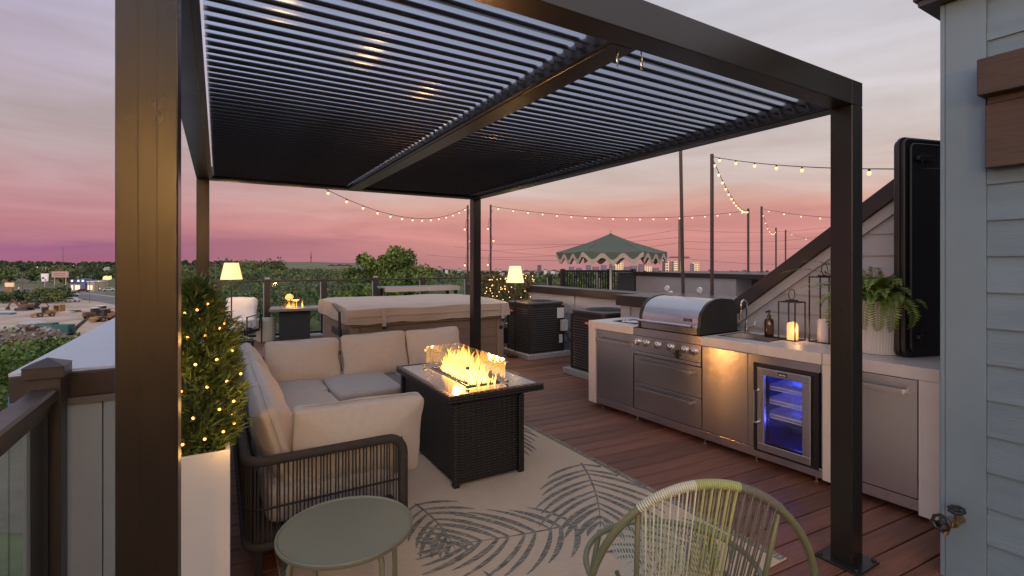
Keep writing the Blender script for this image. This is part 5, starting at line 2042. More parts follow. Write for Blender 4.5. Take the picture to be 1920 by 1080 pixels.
MB().lathe([(.2, 0), (.3, .2), (.34, .5), (.28, .85), (.24, .95), (.22, .95), (.001, .9)], (0, 0, 0.001), 20).build('pot', mat('brown_pot', (.08, .045, .035), .5), np_, smooth='auto')
dw = thing('roof_wall', 'dark end wall beside the umbrella joining the grey stucco wall', 'roof wall', (0, 0, 0))
q0 = at(1193, 540, 12.3)
MB().box(8.77, 9.4, 8.82, 9.4, .02, 1.30).build('wall', mat('dark_teal_wall', (.035, .045, .05), .5), dw)

for i, (px, py, lb) in enumerate(((1253, 549, 'white twin-head floodlight on the dark parapet, left of the first pole'), (1314, 551, 'white floodlight on the dark parapet between the two tall poles'))):
    p = onplane(px, py, 5.45)
    fl = thing('floodlight', lb, 'floodlight', (p.x, p.y, 1.106), R(20), 'floodlights on the parapet')
    MB().lathe([(.035, 0), (.035, .012), (.012, .018)], (0, 0, 0), 12).build('mount', M_WHITE, fl, smooth='auto')
    MB().tube([(0, 0, .015), (-.01, 0, .05), (-.02, .01, .08)], .009, 6).build('arm', M_WHITE, fl)
    MB().tube([(-.06, .0, .085), (-.005, .01, .095), (.02, .01, .10)], [.034, .032, .014], 12).build('lamp_head', M_WHITE, fl, smooth='auto')
    if i == 0: MB().tube([(.05, 0, .012), (.11, .0, .02)], [.022, .026], 10).build('lamp_head', M_WHITE, fl, smooth='auto')
for i, (pa, pb, lb) in enumerate(((1318, 1345, 'dark covered lounger on the far roof, first from the pole'), (1352, 1382, 'dark covered lounger on the far roof, middle one'), (1386, 1403, 'short dark covered lounger on the far roof, last one'))):
    a, b = at(pa, 518, 16), at(pb, 519, 16)
    t = thing('covered_lounger', lb, 'lounger', (a.x, a.y, 1.13), math.atan2(b.y - a.y, b.x - a.x), 'covered loungers on the far roof')
    ln = (b - a).length
    MB().prism([(0, .02), (ln, .0), (ln, .10), (ln * .9, .16), (.06, .14)], -.2, .2, axis='y').build('cover', M_BLACK, t, bevel=.02)
    MB().box(.05, .09, -.15, -.11, -.12, .01).box(ln - .12, ln - .08, -.15, -.11, -.12, -.002).build('leg', M_BLACK, t)
# the far roof they stand on
fr2 = thing('roof_terrace', 'pale far roof terrace edge beyond the grey stucco wall', 'roof terrace')
a, b, c_, d_ = at(1312, 522, 15), at(1560, 526, 15), at(1560, 520, 22), at(1312, 516, 22)
MB().prism([(a.x, a.y), (b.x, b.y), (c_.x, c_.y), (d_.x, d_.y)], .02, 1.0).build('terrace', mat('pale_terrace', (.4, .36, .33), .8), fr2)

# ================================================================== BACKGROUND LAND


def tree_cloud(items, leaf, per, seed):
    """items: x,y,z,h,w  -> leaf quads for many trees, with tone per tree and clump"""
    r_ = np.random.default_rng(seed)
    Vs, Fs, Ts = [], [], []
    off = 0
    for (x, y, z, h, w) in items:
        ncl = int(r_.integers(7, 12))
        cx = r_.uniform(-1, 1, (ncl, 3)) * np.array([w * .34, w * .34, h * .26]) + np.array([x, y, z + h * .62])
        cr = r_.uniform(.2, .36, ncl) * w
        idx = r_.integers(0, ncl, per)
        d = r_.normal(size=(per, 3))
        d /= np.linalg.norm(d, axis=1, keepdims=True)
        P = cx[idx] + d * (cr[idx] * r_.uniform(.65, 1.05, per))[:, None] * np.array([1, 1, .8])
        lf = leaf(math.hypot(x, y)) if callable(leaf) else leaf
        V, F = leafquads(P, lf, .7, rs=r_)
        Vs.append(V); Fs.append(F + off)
        off += len(V)
        far_ = math.hypot(x, y) > 480
        Ts.append(np.clip((r_.uniform(.0, .45) if far_ else r_.uniform(.1, .95)) * .75 - (.08 if far_ else 0) + r_.uniform(0, .3, ncl)[idx] + r_.normal(0, .08, per), 0, 1))
    return np.concatenate(Vs), np.concatenate(Fs), np.concatenate(Ts)


M_WOOD = mat('woodland_leaves', (.045, .07, .022), .85, tone=True, col2=(.17, .22, .065))


def zone(n, pxr, Zr, hr, seed, power=1.0, skip=None):
    r_ = random.Random(seed)
    out = []
    while len(out) < n:
        px = r_.uniform(*pxr)
        Z = Zr[0] * (Zr[1] / Zr[0]) ** (r_.random() ** power)
        p = at(px, 500, Z)
        if skip and skip(px, Z): continue
        z = float(terrain_h(np.array(p.x), np.array(p.y)))
        h = r_.uniform(*hr)
        ymin = 504 if 522 < px < 655 else 503 if 655 <= px < 1040 else 508 if px >= 1040 and Z < 900 else 0
        if ymin and not skip:
            h = min(h, (HC - (ymin - YH) * Z / FPX) - z)
            if h < 2.5: continue
        out.append((p.x, p.y, z - .5, h, h * r_.uniform(.7, 1.05)))
    return out


items = []
items += zone(360, (-420, 420), (520, 1500), (7, 12), 1)
items += zone(110, (-420, 420), (235, 420), (7, 12), 2)
items += zone(60, (380, 640), (78, 150), (6.5, 9.5), 31)
items += zone(260, (380, 660), (150, 480), (7, 11), 3)
items += zone(60, (425, 525), (330, 470), (12, 15), 4)
items += zone(140, (640, 1040), (110, 420), (6, 9.5), 5)
items += zone(230, (640, 1330), (420, 1400), (5, 9), 6)
items += zone(70, (1040, 1330), (180, 420), (5, 7.5), 8)
items += zone(120, (1300, 2600), (300, 1500), (8, 13), 9)
items += zone(150, (-1800, -420), (120, 900), (8, 14), 10)
V, F, T = tree_cloud(items, lambda d: max(.38, d * .0024), 150, 3)
wo = link('woods', npmesh('woods', V, F, M_WOOD, T))
tag(wo, kind='stuff')
# shrub belts by the road and the hedge bank below
sh_items = zone(46, (-260, 130), (150, 172), (3, 4.5), 12) + zone(14, (60, 130), (150, 165), (3.5, 5.5), 13)
V, F, T = tree_cloud(sh_items, .5, 160, 5)
tag(link('roadside_shrubs', npmesh('roadside_shrubs', V, F, M_WOOD, T)), kind='stuff')
hb_items = zone(70, (-420, 150), (38, 56), (4.6, 6.2), 14)
V, F, T = tree_cloud(hb_items, .2, 420, 6)
tag(link('bank_shrubs', npmesh('bank_shrubs', V, F, mat('bank_green', (.022, .05, .01), .8, tone=True, col2=(.12, .2, .03)), T)), kind='stuff')

# two leafy trees by the rail --------------------------------------------------------------
M_LEAF = mat('tree_leaves', (.05, .095, .018), .7, tone=True, col2=(.25, .35, .07))
M_BARK = mat('tree_bark', (.07, .05, .035), .9, bump=.5, bscale=12)


def tree(px, top, Z, w, label, seed, n=5200):
    p = at(px, 500, Z)
    ztop = HC - (top - YH) * Z / FPX
    t = thing('leafy_tree', label, 'tree', (p.x, p.y, GZ), 0, 'leafy trees beyond the glass railing')
    H_ = ztop - GZ
    r_ = np.random.default_rng(seed)
    mb = MB().tube([(0, 0, 0), (.1, 0, H_ * .3), (0, .15, H_ * .6), (0, 0, H_ * .9)], [.32, .24, .15, .04], 8)
    for i in range(9):
        a = r_.uniform(0, 6.28)
        z = H_ * r_.uniform(.35, .75)
        mb.tube([(0, 0, z), (w * .22 * math.cos(a), w * .22 * math.sin(a), z + H_ * .1), (w * .42 * math.cos(a), w * .42 * math.sin(a), z + H_ * .17)], [.11, .07, .02], 5)
    mb.build('trunk', M_BARK, t, smooth='auto')
    ncl = 34
    cz = r_.uniform(.40, .99, ncl)
    ang = r_.uniform(0, 6.28, ncl)
    prof = np.sin(np.pi * np.clip((cz - .28) / .80, 0, 1)) ** .6 * w * .42
    rad = prof * np.sqrt(r_.uniform(.1, 1, ncl))
    cc = np.stack([rad * np.cos(ang), rad * np.sin(ang), cz * (H_ - .35 * w * .3)], 1)
    cr = r_.uniform(.10, .19, ncl) * w
    idx = r_.integers(0, ncl, n)
    d = r_.normal(size=(n, 3))
    d /= np.linalg.norm(d, axis=1, keepdims=True)
    P = cc[idx] + d * (cr[idx] * r_.uniform(.5, 1.12, n))[:, None]
    V, F = leafquads(P, .2, .6, rs=r_)
    tn = np.clip(r_.uniform(.05, .75, ncl)[idx] + r_.normal(0, .12, n), 0, 1)
    link('crown', npmesh('crown', V, F, M_LEAF, tn), t)


tree(686, 472, 55, 5.2, 'leafy green tree beyond the rail, left and lower of the two tall crowns', 21, 8500)
tree(748, 466, 55, 7.2, 'tallest and broadest leafy green tree beyond the rail', 22, 17000)
tree(795, 497, 52, 3.0, 'small leafy tree at the right foot of the broad tree', 23, 4500)

# rubble pile
r_ = np.random.default_rng(9)
cpil = onground(25, 648, GZ)
mb = MB()
tw = Vector((C_, -S_, 0))
fw = Vector((S_, C_, 0))
for i in range(520):
    u, v = r_.uniform(-1, 1), r_.uniform(-1, 1)
    if u * u + v * v > 1: continue
    p = cpil + tw * u * 9.5 + fw * v * 5
    hgt = 2.6 * (1 - (u * u + v * v)) ** .8 * (1 + .2 * math.sin(5 * u))
    s = r_.uniform(.25, .7)
    M = Matrix.Translation((p.x, p.y, GZ + hgt)) @ Matrix.Rotation(r_.uniform(0, 6), 4, r_.normal(size=3).tolist())
    mb.mi = int(r_.integers(0, 3))
    mb.box(-s / 2, s / 2, -s * .4, s * .4, -s * .3, s * .3, M)
vs, fs = [], []
for j in range(9):
    for i in range(24):
        a = 2 * math.pi * i / 24
        rr = 1.06 - j / 8
        p = cpil + tw * rr * math.cos(a) * 9.8 + fw * rr * math.sin(a) * 5.2
        vs.append((p.x, p.y, GZ + 2.5 * (1 - min(1, rr) ** 2) ** .8))
mb.mi = 2
mb.add(vs, [(j * 24 + i, j * 24 + (i + 1) % 24, (j + 1) * 24 + (i + 1) % 24, (j + 1) * 24 + i) for j in range(8) for i in range(24)])
cr_ = None
tag(mb.build('rubble', [mat('rub_pale', (.36, .33, .3), .9), mat('rub_grey', (.2, .18, .17), .9), mat('rub_brown', (.2, .13, .09), .95)]), kind='stuff')

# ---- construction machines ----------------------------------------------------------------


def mpp(Z): return Z / FPX


def machine_at(px, py): return onground(px, py, GZ)


M_CATY = mat('machine_yellow', (.33, .17, .05), .6, var=.2, vscale=2)
M_RUST = mat('machine_rust', (.16, .075, .04), .8, var=.25, vscale=2)
M_GRNM = mat('machine_green', (.02, .12, .10), .55, var=.2, vscale=1)
M_CABG = mat('cab_dark', (.03, .03, .035), .3)


def excavator(px, py, rot, label, body, sc_=1.0):
    p = machine_at(px, py)
    t = thing('excavator', label, 'excavator', p, rot, 'machines on the construction site')
    s = sc_
    for y in (-1.1, 1.1):
        MB().prism([(a * s, b * s) for a, b in rrect(-1.9, 1.9, 0, .85, .4, 4)], (y - .3) * s, (y + .3) * s, axis='y').build('track', M_CABG, t)
    MB().box(-1.8 * s, .9 * s, -1.3 * s, 1.3 * s, .95 * s, 1.9 * s).build('body', body, t, bevel=.1)
    c = MB().box(.1 * s, 1.5 * s, -1.25 * s, -.2 * s, 1.0 * s, 2.9 * s).build('cab', body, t, bevel=.08)
    MB().box(.25 * s, 1.52 * s, -1.27 * s, -.18 * s, 1.8 * s, 2.7 * s).build('window', M_CABG, c)
    MB().prism([(.9 * s, 1.3 * s), (3.2 * s, 3.6 * s), (3.5 * s, 3.3 * s), (1.4 * s, 1.1 * s)], .15 * s, .5 * s, axis='y').build('boom', body, t)
    MB().prism([(3.1 * s, 3.7 * s), (3.5 * s, 3.5 * s), (5.0 * s, 1.0 * s), (4.7 * s, .9 * s)], .18 * s, .46 * s, axis='y').build('arm', body, t)
    MB().prism([(4.6 * s, 1.1 * s), (5.2 * s, 1.0 * s), (5.0 * s, .2 * s), (4.3 * s, .3 * s)], -.1 * s, .75 * s, axis='y').build('bucket', M_CABG, t)
    return t


excavator(46, 582, R(150), 'rust-brown excavator with lowered arm on the construction site', M_RUST, .85)
excavator(64, 579, R(20), 'dark excavator parked behind the rust-brown one', M_CABG, .6)


def loader(px, py, rot, label, body, s, roofm=None):
    p = machine_at(px, py)
    t = thing('loader', label, 'loader', p, rot, 'machines on the construction site')
    for x in (-1.2, 1.3):
        for y in (-1.05, 1.05):
            w_ = MB().tube([(x * s, (y - .25) * s, .65 * s), (x * s, (y + .25) * s, .65 * s)], .65 * s, 14).build('wheel', M_CABG, t)
            MB().tube([(x * s, (y - .27) * s, .65 * s), (x * s, (y + .27) * s, .65 * s)], .3 * s, 10).build('rim', body, w_)
    MB().box(-2.2 * s, .2 * s, -.8 * s, .8 * s, .8 * s, 1.9 * s).build('body', body, t, bevel=.08)
    MB().box(.2 * s, 2.2 * s, -.6 * s, .6 * s, .7 * s, 1.3 * s).build('front_frame', body, t, bevel=.05)
    c = MB().box(-.5 * s, .9 * s, -.7 * s, .7 * s, 1.35 * s, 2.8 * s).build('cab', M_CABG, t, bevel=.05)
    MB().box(-.6 * s, 1.0 * s, -.8 * s, .8 * s, 2.81 * s, 2.98 * s).build('roof', roofm or body, c, bevel=.03)
    MB().prism([(2.0 * s, .9 * s), (3.1 * s, .2 * s), (3.2 * s, .9 * s), (2.3 * s, 1.2 * s)], -1.2 * s, 1.2 * s, axis='y').build('bucket', body, t)
    return t


loader(86, 594, R(200), 'small yellow bulldozer-like loader in the middle of the dirt site', M_CATY, .8)
loader(200, 602, R(215), 'nearest loader with dark cab at the roof edge', M_CATY, .9)
loader(176, 598, R(30), 'pale-roofed loader left of the nearest loader', M_RUST, .85, M_WHITE)
loader(190, 593, R(60), 'pale-roofed loader behind the other two loaders', M_CABG, .85, M_WHITE)
p = machine_at(120, 629)
cr = thing('crusher', 'green stone crusher with raised conveyor on the dirt site', 'crusher', p, -PSI)
s = p.length / FPX
MB().box(-2.5 * 1, 2.2, -1.2, 1.2, .6, 3.2).build('body', M_GRNM, cr, bevel=.1)
for y in (-1.3, 1.3): MB().prism(rrect(-2.4, 2.2, 0, .9, .4, 4), y - .25, y + .25, axis='y').build('track', M_CABG, cr)
MB().prism([(-2.4, 2.0), (-7.4, 2.9), (-7.4, 3.5), (-2.4, 3.7)], -1.0, 1.0, axis='y').build('hopper', M_GRNM, cr)
MB().prism([(2.0, 1.4), (6.4, 4.9), (6.8, 4.6), (2.4, .9)], -.5, .5, axis='y').build('conveyor', M_CABG, cr)
MB().tube([(5.2, 0, 3.8), (3.0, 0, .6)], .1, 5).build('strut', M_CABG, cr)
MB().tube([(-7.0, -.8, 2.9), (-6.6, -.8, 0)], .12, 5).tube([(-7.0, .8, 2.9), (-6.6, .8, 0)], .12, 5).build('leg', M_GRNM, cr)
cr.scale = (.6, .6, .6)
p = machine_at(111, 584)
bxx = thing('timber_crate', 'open timber frame crate standing on the construction site', 'crate', p, -PSI)
for (a, b) in ((-.85, -.6), (.6, .85)): MB().box(a, b, -.8, .8, 0, 1.5).build('frame_post', M_CATY, bxx)
MB().box(-.85, .85, -.8, .8, 1.501, 1.75).build('frame_top', M_CATY, bxx)
for i, (px, py, l_, c_m, lb) in enumerate(((127, 587, 2.6, 'pale', 'stack of pale boards on the dirt beside the crate'), (140, 585, 2.4, 'dark', 'dark flat trailer on the dirt beyond the pale boards'), (12, 590, 3.5, 'teal', 'teal tarpaulin heap at the left edge of the dirt site'))):
    p = machine_at(px, py)
    t = thing('board_stack' if i < 2 else 'tarpaulin_heap', lb, 'boards' if i < 2 else 'tarpaulin', p, -PSI + .1)
    m_ = {'pale': M_PALE, 'dark': M_RUST, 'teal': mat('teal_tarp', (.12, .2, .2), .6)}[c_m]
    for k_ in range(3): MB().box(-l_ / 2 + k_ * .08, l_ / 2 - k_ * .12, -.8, .8, .16 * k_, .16 * k_ + .14).build('board' if i < 2 else 'fold', m_, t, bevel=.03)

# ---- signs, poles and roadside buildings -----------------------------------------------------


def sign(px, y0, y1, wpx, ybase, m_, label, legs=(0,), thick=.25, shape=None, name='road_sign', extra=None):
    P = onground(px, ybase, GZ)
    Z = FPX * (HC - GZ) / (ybase - YH)
    k_ = Z / FPX
    t = thing(name, label, 'sign', (P.x, P.y, GZ), -PSI)
    z0, z1 = HC - (y1 - YH) * k_ - GZ, HC - (y0 - YH) * k_ - GZ
    w_ = wpx * k_
    if shape:
        MB().prism([(a * w_ / 2, z0 + (b + 1) / 2 * (z1 - z0)) for a, b in shape], -thick, thick, axis='y').build('panel', m_, t)
    else:
        MB().box(-w_ / 2, w_ / 2, -thick, thick, z0, z1).build('panel', m_, t)
    for l_ in legs:
        MB().tube([(l_ * w_, 0, -.3), (l_ * w_, 0, z1 if abs(l_) > 0 else z0 + .1)], .16, 6).build('leg', M_PALE, t)
    return t, w_, z0, z1


t, w_, z0, z1 = sign(18, 530, 537.5, 16, 546, emit_mat('sign_orange', (.8, .3, .04), .5), 'orange billboard beside the road at far left', (-.3, .3))
MB().box(-w_ * .4, w_ * .4, -.4, .4, .0, 1.6).build('base_box', M_CATY, t)
t, w_, z0, z1 = sign(84, 513, 528, 13, 545, emit_mat('sign_lilac', (.5, .46, .6), .45), 'lilac-white roadside sign on one pole', (0,), .3, [(-1, 1), (1, 1), (.85, -.9), (-.7, -1)])
MB().box(-w_ * .3, w_ * .05, -.34, -.31, z0 + 1.2, z0 + 2.0).box(w_ * .1, w_ * .3, -.34, -.31, z0 + .4, z0 + 1.1).build('sign_print', mat('blue_print', (.06, .08, .3), .6), t)
t, w_, z0, z1 = sign(113, 509, 520, 30, 558, mat('sign_pink', (.62, .42, .36), .6), 'wide pink billboard on two tall white legs', (-.35, .35))
for j in range(2):
    for i in range(7): MB().box(-w_ * .38 + i * w_ * .11, -w_ * .31 + i * w_ * .11, -.29, -.26, z0 + .5 + j * .7, z0 + .9 + j * .7).build('sign_print', mat('faded_red_print', (.5, .2, .16), .7), t)
MB().tube([(-w_ * .35, 0, 1.5), (w_ * .35, 0, 1.5)], .12, 5).build('crossbar', M_WHITE, t)
t, w_, z0, z1 = sign(201, 517, 525, 16, 545, emit_mat('sign_yellow', (.95, .62, .1), .75), 'glowing yellow sign on a pole by the grass verge', (0,), .3, [(-1, -.8), (-.8, .6), (-.3, 1), (.3, .7), (.9, 1), (1, -.6), (.4, -1)])


def upole(px, y0, ybase, label, arms=1, r=.14, name='utility_pole'):
    P = onground(px, ybase, GZ)
    k_ = FPX * (HC - GZ) / (ybase - YH) / FPX
    h = HC - (y0 - YH) * k_ - GZ
    t = thing(name, label, 'utility pole' if name == 'utility_pole' else 'mast', (P.x, P.y, GZ), -PSI)
    MB().tube([(0, 0, -.3), (0, 0, h)], [r * 1.25, r], 8).build('shaft', mat('pole_wood', (.2, .15, .11), .9), t)
    for i in range(arms):
        MB().box(-1.2, 1.2, -.08, .08, h - .9 - i * 1.1, h - .72 - i * 1.1).build('crossarm', MATS['pole_wood'], t)
    return t, h


upole(42, 509, 546, 'pale wooden utility pole with crossarm left of the lilac sign', 1)
upole(118, 463, 545, 'tall thin mast rising above the wide pink billboard', 0, .1, 'radio_mast')
upole(404, 492, 560, 'pale utility pole seen just right of the back left pergola post', 2, .1)
upole(465, 538, 600, 'utility pole with crossarm below the rail behind the white armchair', 1, .1)
for px, y0, yb, lb in ((168, 520, 568, 'slim dark street lamp beside the wide road'),):
    t, h = upole(px, y0, yb, lb, 0, .07, 'street_lamp')
    t['category'] = 'street lamp'
    MB().tube([(0, 0, h), (.4, 0, h + .2), (.9, 0, h + .15)], .05, 5).build('lamp_arm', M_BLACK, t)

# roadside shop
P = onground(152, 546, GZ)
sp = thing('roadside_shop', 'low lit roadside shop with blue tower beside the road', 'shop', (P.x, P.y, GZ), -PSI)
k_ = 218 / FPX
MB().box(-4.8, 1.5, 0, 6, 0, 4.4).build('wall', mat('shop_cream', (.5, .42, .33), .7), sp)
MB().box(-4.9, 1.6, -.2, 6.2, 3.2, 4.9).build('blue_fascia', mat('shop_blue', (.05, .06, .2), .5), sp)
MB().box(.2, 2.2, -.5, 3, 0, 5.6).build('blue_tower', mat('tower_blue', (.1, .16, .3), .5), sp)
MB().box(2.6, 5.8, 0, 6, 0, 4.0).build('wall', MATS['shop_cream'], sp)
MB().box(2.4, 6.0, -.2, 6.2, 4.05, 4.5).build('canopy', M_WHITE, sp)
M_LITW = emit_mat('lit_window', (1, .72, .35), 1.3)
for (a, b) in ((-4.3, -3.6), (-2.6, -1.8), (-1.5, -.6), (3.0, 3.8), (4.2, 5.0)): MB().box(a, b, -.06, -.01, .7, 2.6).build('window', M_LITW, sp)
for a in (-3.8, -1.0, 1.2): MB().box(a - .45, a + .45, -.55 if a > 0 else -.27, -.52 if a > 0 else -.22, 4.2, 5.0).build('lit_emblem', emit_mat('lit_white', (.8, .85, 1), 1.0), sp)


def car(px, py, rot, col, label):
    p = onground(px, py, GZ) + Vector((0, 0, .1))
    t = thing('car', label, 'car', p, rot, 'cars on the road')
    MB().prism([(-2.2, .35), (2.2, .35), (2.2, .85), (1.2, .95), (.7, 1.45), (-1.1, 1.45), (-1.8, .95), (-2.2, .9)], -.88, .88, axis='y').build('body', mat('car_' + col[0], col[1], .3, coat=.5), t, bevel=.06)
    MB().prism([(1.05, .98), (.65, 1.38), (-1.0, 1.38), (-1.55, .98)], -.9, .9, axis='y').build('window', M_CABG, t)
    for x in (-1.35, 1.35):
        for y in (-.8, .8): MB().tube([(x, y - .12, .33), (x, y + .12, .33)], .33, 10).build('wheel', M_CABG, t)


car(156, 548, R(10), ('red', (.12, .02, .025)), 'dark red car passing in front of the roadside shop')
car(135, 556, R(-20), ('white', (.6, .6, .6)), 'white car on the road just right of the pink billboard')
car(136, 566.5, R(-25), ('silver', (.5, .5, .5)), 'pale car at the edge of the dirt near the shrubs')
car(205, 546, R(-5), ('pale', (.55, .57, .55)), 'pale car parked below the glowing yellow sign')

# blue shed seen through the near glass
p = at(30, 765, 36)
bsd = thing('shed', 'blue shed wall seen through the near glass panel', 'shed', (p.x, p.y, GZ), -PSI)
MB().box(-.6, .35, 0, 2, 1.2, 2.8).build('wall', mat('shed_blue', (.06, .13, .24), .7), bsd)
MB().box(-.7, .45, -.1, 2.1, 2.81, 2.95).build('roof', M_COPING, bsd)
MB().box(-.6, .35, 0, 2, -.2, 1.19).build('plinth', M_CONC, bsd)

# ---- hill field, flats, mast, skyline -------------------------------------------------------------
pts = [(525, 499.5, 1150), (545, 497.4, 1250), (585, 497.8, 1300), (640, 500.5, 1300), (650, 504, 1050), (600, 507, 800), (560, 507, 780), (540, 504, 900)]
hf_ = MB().add([at(*q) for q in pts], [tuple(range(len(pts)))]).build('hill_field', mat('brown_field', (.2, .12, .07), .95, var=.2, vscale=.02))
tag(hf_, kind='structure')


def building(name, px, wpx, ytop, ybot, Z, m_, label, cat, group=None, depth=20, gable=False, win=None, rot=0):
    k_ = Z / FPX
    P = at(px, ybot, Z)
    t = thing(name, label, cat, (P.x, P.y, P.z - 2), -PSI + rot, group)
    w_, h_ = wpx * k_, (ybot - ytop) * k_ + 2
    MB().box(-w_ / 2, w_ / 2, 0, depth, 0, h_).build('wall', m_, t)
    if gable:
        MB().prism([(-w_ / 2 - .5, h_), (w_ / 2 + .5, h_), (0, h_ + w_ * .28)], -.5, depth + .5, axis='y').build('roof', MATS['flat_roof_dark'], t)
    if win:
        nx, nz = win
        wb = MB().box(-.32 * w_ / nx, .32 * w_ / nx, -.12, 0, -.28 * h_ / nz, .28 * h_ / nz).mesh('window', MATS['win_dark'])
        for i in range(nx):
            for j in range(nz):
                link('window', wb, t, (-w_ / 2 + (i + .5) * w_ / nx, -.05, (j + .5) * h_ / nz))
    return t


mat('flat_roof_dark', (.05, .04, .045), .8)
mat('win_dark', (.08, .08, .1), .3)
M_APT = mat('apartment_cream', (.5, .42, .37), .8)
for i, (px, w_, lb) in enumerate(((620, 11, 'cream apartment block on the hill, leftmost of three'), (635, 13, 'cream apartment block on the hill, middle of three'), (650, 11, 'cream apartment block nearest the leafy trees'))):
    building('apartment_block', px, w_, 499, 508, 900, M_APT, lb, 'apartment building', 'apartment blocks on the hill', 14, True, (3, 3))
for i in range(9):
    px = rng.uniform(536, 612)
    building('house', px, rng.uniform(3, 6), rng.uniform(496.2, 497), 499, 1350, M_APT if i % 2 else M_WHITE, 'tiny pale house on the horizon above the brown hill field', 'house', 'tiny houses above the brown field', 10, True)
for i in range(26):
    px = rng.choice([rng.uniform(800, 870), rng.uniform(925, 1062), rng.uniform(985, 1060)])
    Z = rng.uniform(420, 1000)
    q_ = at(px, 500, Z)
    yb = YH + (HC - float(terrain_h(np.array(q_.x), np.array(q_.y)))) * FPX / Z
    yb = yb - rng.uniform(3, 9)
    building('house', px, 4200 / Z * rng.uniform(.7, 1.3), yb - 3600 / Z * rng.uniform(.8, 1.2), yb + 1, Z, rng.choice([M_WHITE, M_APT, M_PALE]), 'small pale house scattered among far trees right of the back post', 'house', 'scattered far houses', 9, True)
for i in range(12):
    px = rng.uniform(-40, 215)
    building('house', px, rng.uniform(2.5, 5), rng.uniform(497, 503), rng.uniform(503.5, 505), 640, rng.choice([M_WHITE, M_APT]), 'small pale house on the wooded ridge at far left', 'house', 'houses on the wooded ridge', 9, True)
# radio tower
P = at(583, 500, 1200)
rt = thing('radio_tower', 'lattice radio tower on the horizon above the brown hill', 'tower', (P.x, P.y, P.z - 4))
mb = MB()
H_ = 42
for i in range(3):
    a = 2 * math.pi * i / 3
    mb.tube([(2.2 * math.cos(a), 2.2 * math.sin(a), 0), (.5 * math.cos(a), .5 * math.sin(a), H_ * .85), (0, 0, H_)], .28, 4)
for j in range(12):
    z = H_ * .85 * j / 12
    r0 = 2.2 - 1.7 * j / 12
    for i in range(3):
        a, b = 2 * math.pi * i / 3, 2 * math.pi * (i + 1) / 3
        mb.tube([(r0 * math.cos(a), r0 * math.sin(a), z), ((r0 - .14) * math.cos(b), (r0 - .14) * math.sin(b), z + H_ * .07)], .15, 3)
mb.build('lattice', M_POLE, rt)
MB().box(-2, 2, -2, 2, H_ * .62, H_ * .66).build('platform', M_POLE, rt)

M_S1 = mat('city_pink_grey', (.36, .27, .29), .7)
M_S2 = mat('city_blue_grey', (.3, .29, .36), .6)
M_S3 = emit_mat('city_sunset_glow', (.9, .55, .2), .55)  # emission stands for low sunset light caught on the towers
M_S4 = mat('city_brown', (.22, .15, .16), .7)
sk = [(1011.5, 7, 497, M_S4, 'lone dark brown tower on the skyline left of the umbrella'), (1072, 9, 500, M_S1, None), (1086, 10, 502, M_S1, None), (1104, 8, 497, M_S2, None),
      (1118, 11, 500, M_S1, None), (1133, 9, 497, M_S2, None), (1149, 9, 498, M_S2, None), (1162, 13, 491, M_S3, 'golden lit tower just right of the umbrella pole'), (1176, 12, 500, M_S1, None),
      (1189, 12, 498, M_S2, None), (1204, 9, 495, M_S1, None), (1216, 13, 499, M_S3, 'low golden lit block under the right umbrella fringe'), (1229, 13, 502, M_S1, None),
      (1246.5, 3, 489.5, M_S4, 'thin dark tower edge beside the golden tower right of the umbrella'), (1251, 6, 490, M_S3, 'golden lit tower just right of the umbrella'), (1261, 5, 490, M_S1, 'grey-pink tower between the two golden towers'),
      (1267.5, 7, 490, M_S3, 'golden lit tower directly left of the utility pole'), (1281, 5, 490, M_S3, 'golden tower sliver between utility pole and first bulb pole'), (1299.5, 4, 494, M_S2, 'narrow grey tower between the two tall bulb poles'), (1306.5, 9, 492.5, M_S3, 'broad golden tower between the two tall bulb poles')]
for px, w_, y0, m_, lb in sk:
    building('tower', px, w_, y0, 509, 2600, m_, lb or 'hazy grey-pink skyline block below the umbrella fringe', 'tower building', 'skyline buildings', 30, False, (3, 5) if w_ > 6 else (1, 4))

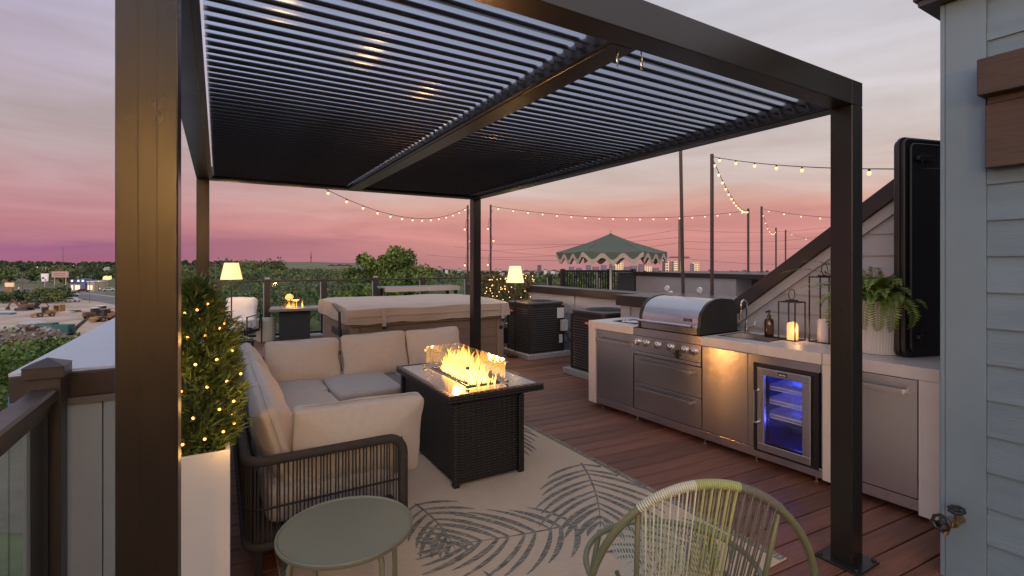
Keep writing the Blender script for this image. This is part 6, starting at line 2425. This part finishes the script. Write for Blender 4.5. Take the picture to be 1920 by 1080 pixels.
# utility pole right and its wires
tp = at(1274, 408, 60)
P = Vector((tp.x, tp.y, GZ))
t = thing('utility_pole', 'wooden utility pole with crossarm beyond the roofs beside the first bulb pole', 'utility pole', P, -PSI)
h = tp.z - GZ
MB().tube([(0, 0, 0), (0, 0, h)], [.2, .14], 8).build('shaft', MATS['pole_wood'], t)
for zz_ in (.075 * 60, ): MB().box(-1.2, 1.2, -.08, .08, h - 4.95, h - 4.75).build('crossarm', MATS['pole_wood'], t)
MB().tube([(.3, 0, h - 1.6), (.3, 0, h - .9)], .16, 8).tube([(.3, 0, h - 2.6), (.3, 0, h - 2.2)], .12, 8).build('transformer', M_WHITE if False else mat('transformer_grey', (.2, .18, .18), .6), t)
wires = [(1274, 430, 900, 470), (1274, 445, 880, 455), (1274, 455, 900, 482), (1274, 483, 850, 462), (1274, 483, 800, 478), (1274, 452, 1560, 440), (1274, 465, 1560, 458), (1274, 483, 1560, 490), (1274, 430, 1560, 425)]
for i, (xa, ya, xb, yb) in enumerate(wires):
    a, b = at(xa, ya, 60), at(xb, yb, 75)
    pl_ = [p - a for p in cat(a, b, .6, 16)]
    w1 = thing('power_line', 'thin dark power line crossing the pink sky ' + ('left of' if xb < 1274 else 'right of') + ' the utility pole', 'power line', a, 0, 'power lines left of the pole' if xb < 1274 else 'power lines right of the pole')
    MB().tube(pl_, .014, 4, cap=False).build('wire', M_WIRE, w1)
# distant lamps on the wooded side
lm = MB().ball((0, 0, 0), .5, 6, 4).mesh('lamp_globe', emit_mat('far_lamp', (1, .75, .45), 2.0))
lmg = MB().ball((0, 0, 0), .5, 6, 4).mesh('signal_globe', emit_mat('green_signal', (.1, .9, .5), 2.0))
for i, (px, py, Z, gm) in enumerate(((545, 548, 120, lmg), (512, 537, 120, lm), (490, 562, 120, lm), (426, 556, 120, lm), (554, 523, 260, lm), (566, 519, 300, lm), (592, 524, 260, lm), (640, 528, 250, lm), (55, 515, 300, lm), (67, 522, 300, lm), (35, 540, 215, lm), (70, 501, 600, lm), (86, 501, 600, lm), (138, 497.5, 700, lm), (182, 498, 700, lm), (214, 500, 700, lm), (185, 528, 215, lm), (187, 541, 215, lm))):
    p = at(px, py, Z)
    s = Z / FPX * (1.3 if Z > 200 else 2.0)
    t = thing('street_lamp', 'green traffic signal glowing behind the far railing glass' if gm is lmg else 'tiny lit street lamp glowing among the far trees', 'street lamp' if gm is lm else 'traffic signal', p, 0, None if gm is lmg else 'tiny far street lamps')
    link('lamp_globe', gm, t, None, None, (s, s, s))
    zg = float(terrain_h(np.array(p.x), np.array(p.y)))
    MB().tube([(0, 0, -s * .4), (0, 0, zg - p.z - .2)], .06, 4).build('shaft', M_BLACK, t)
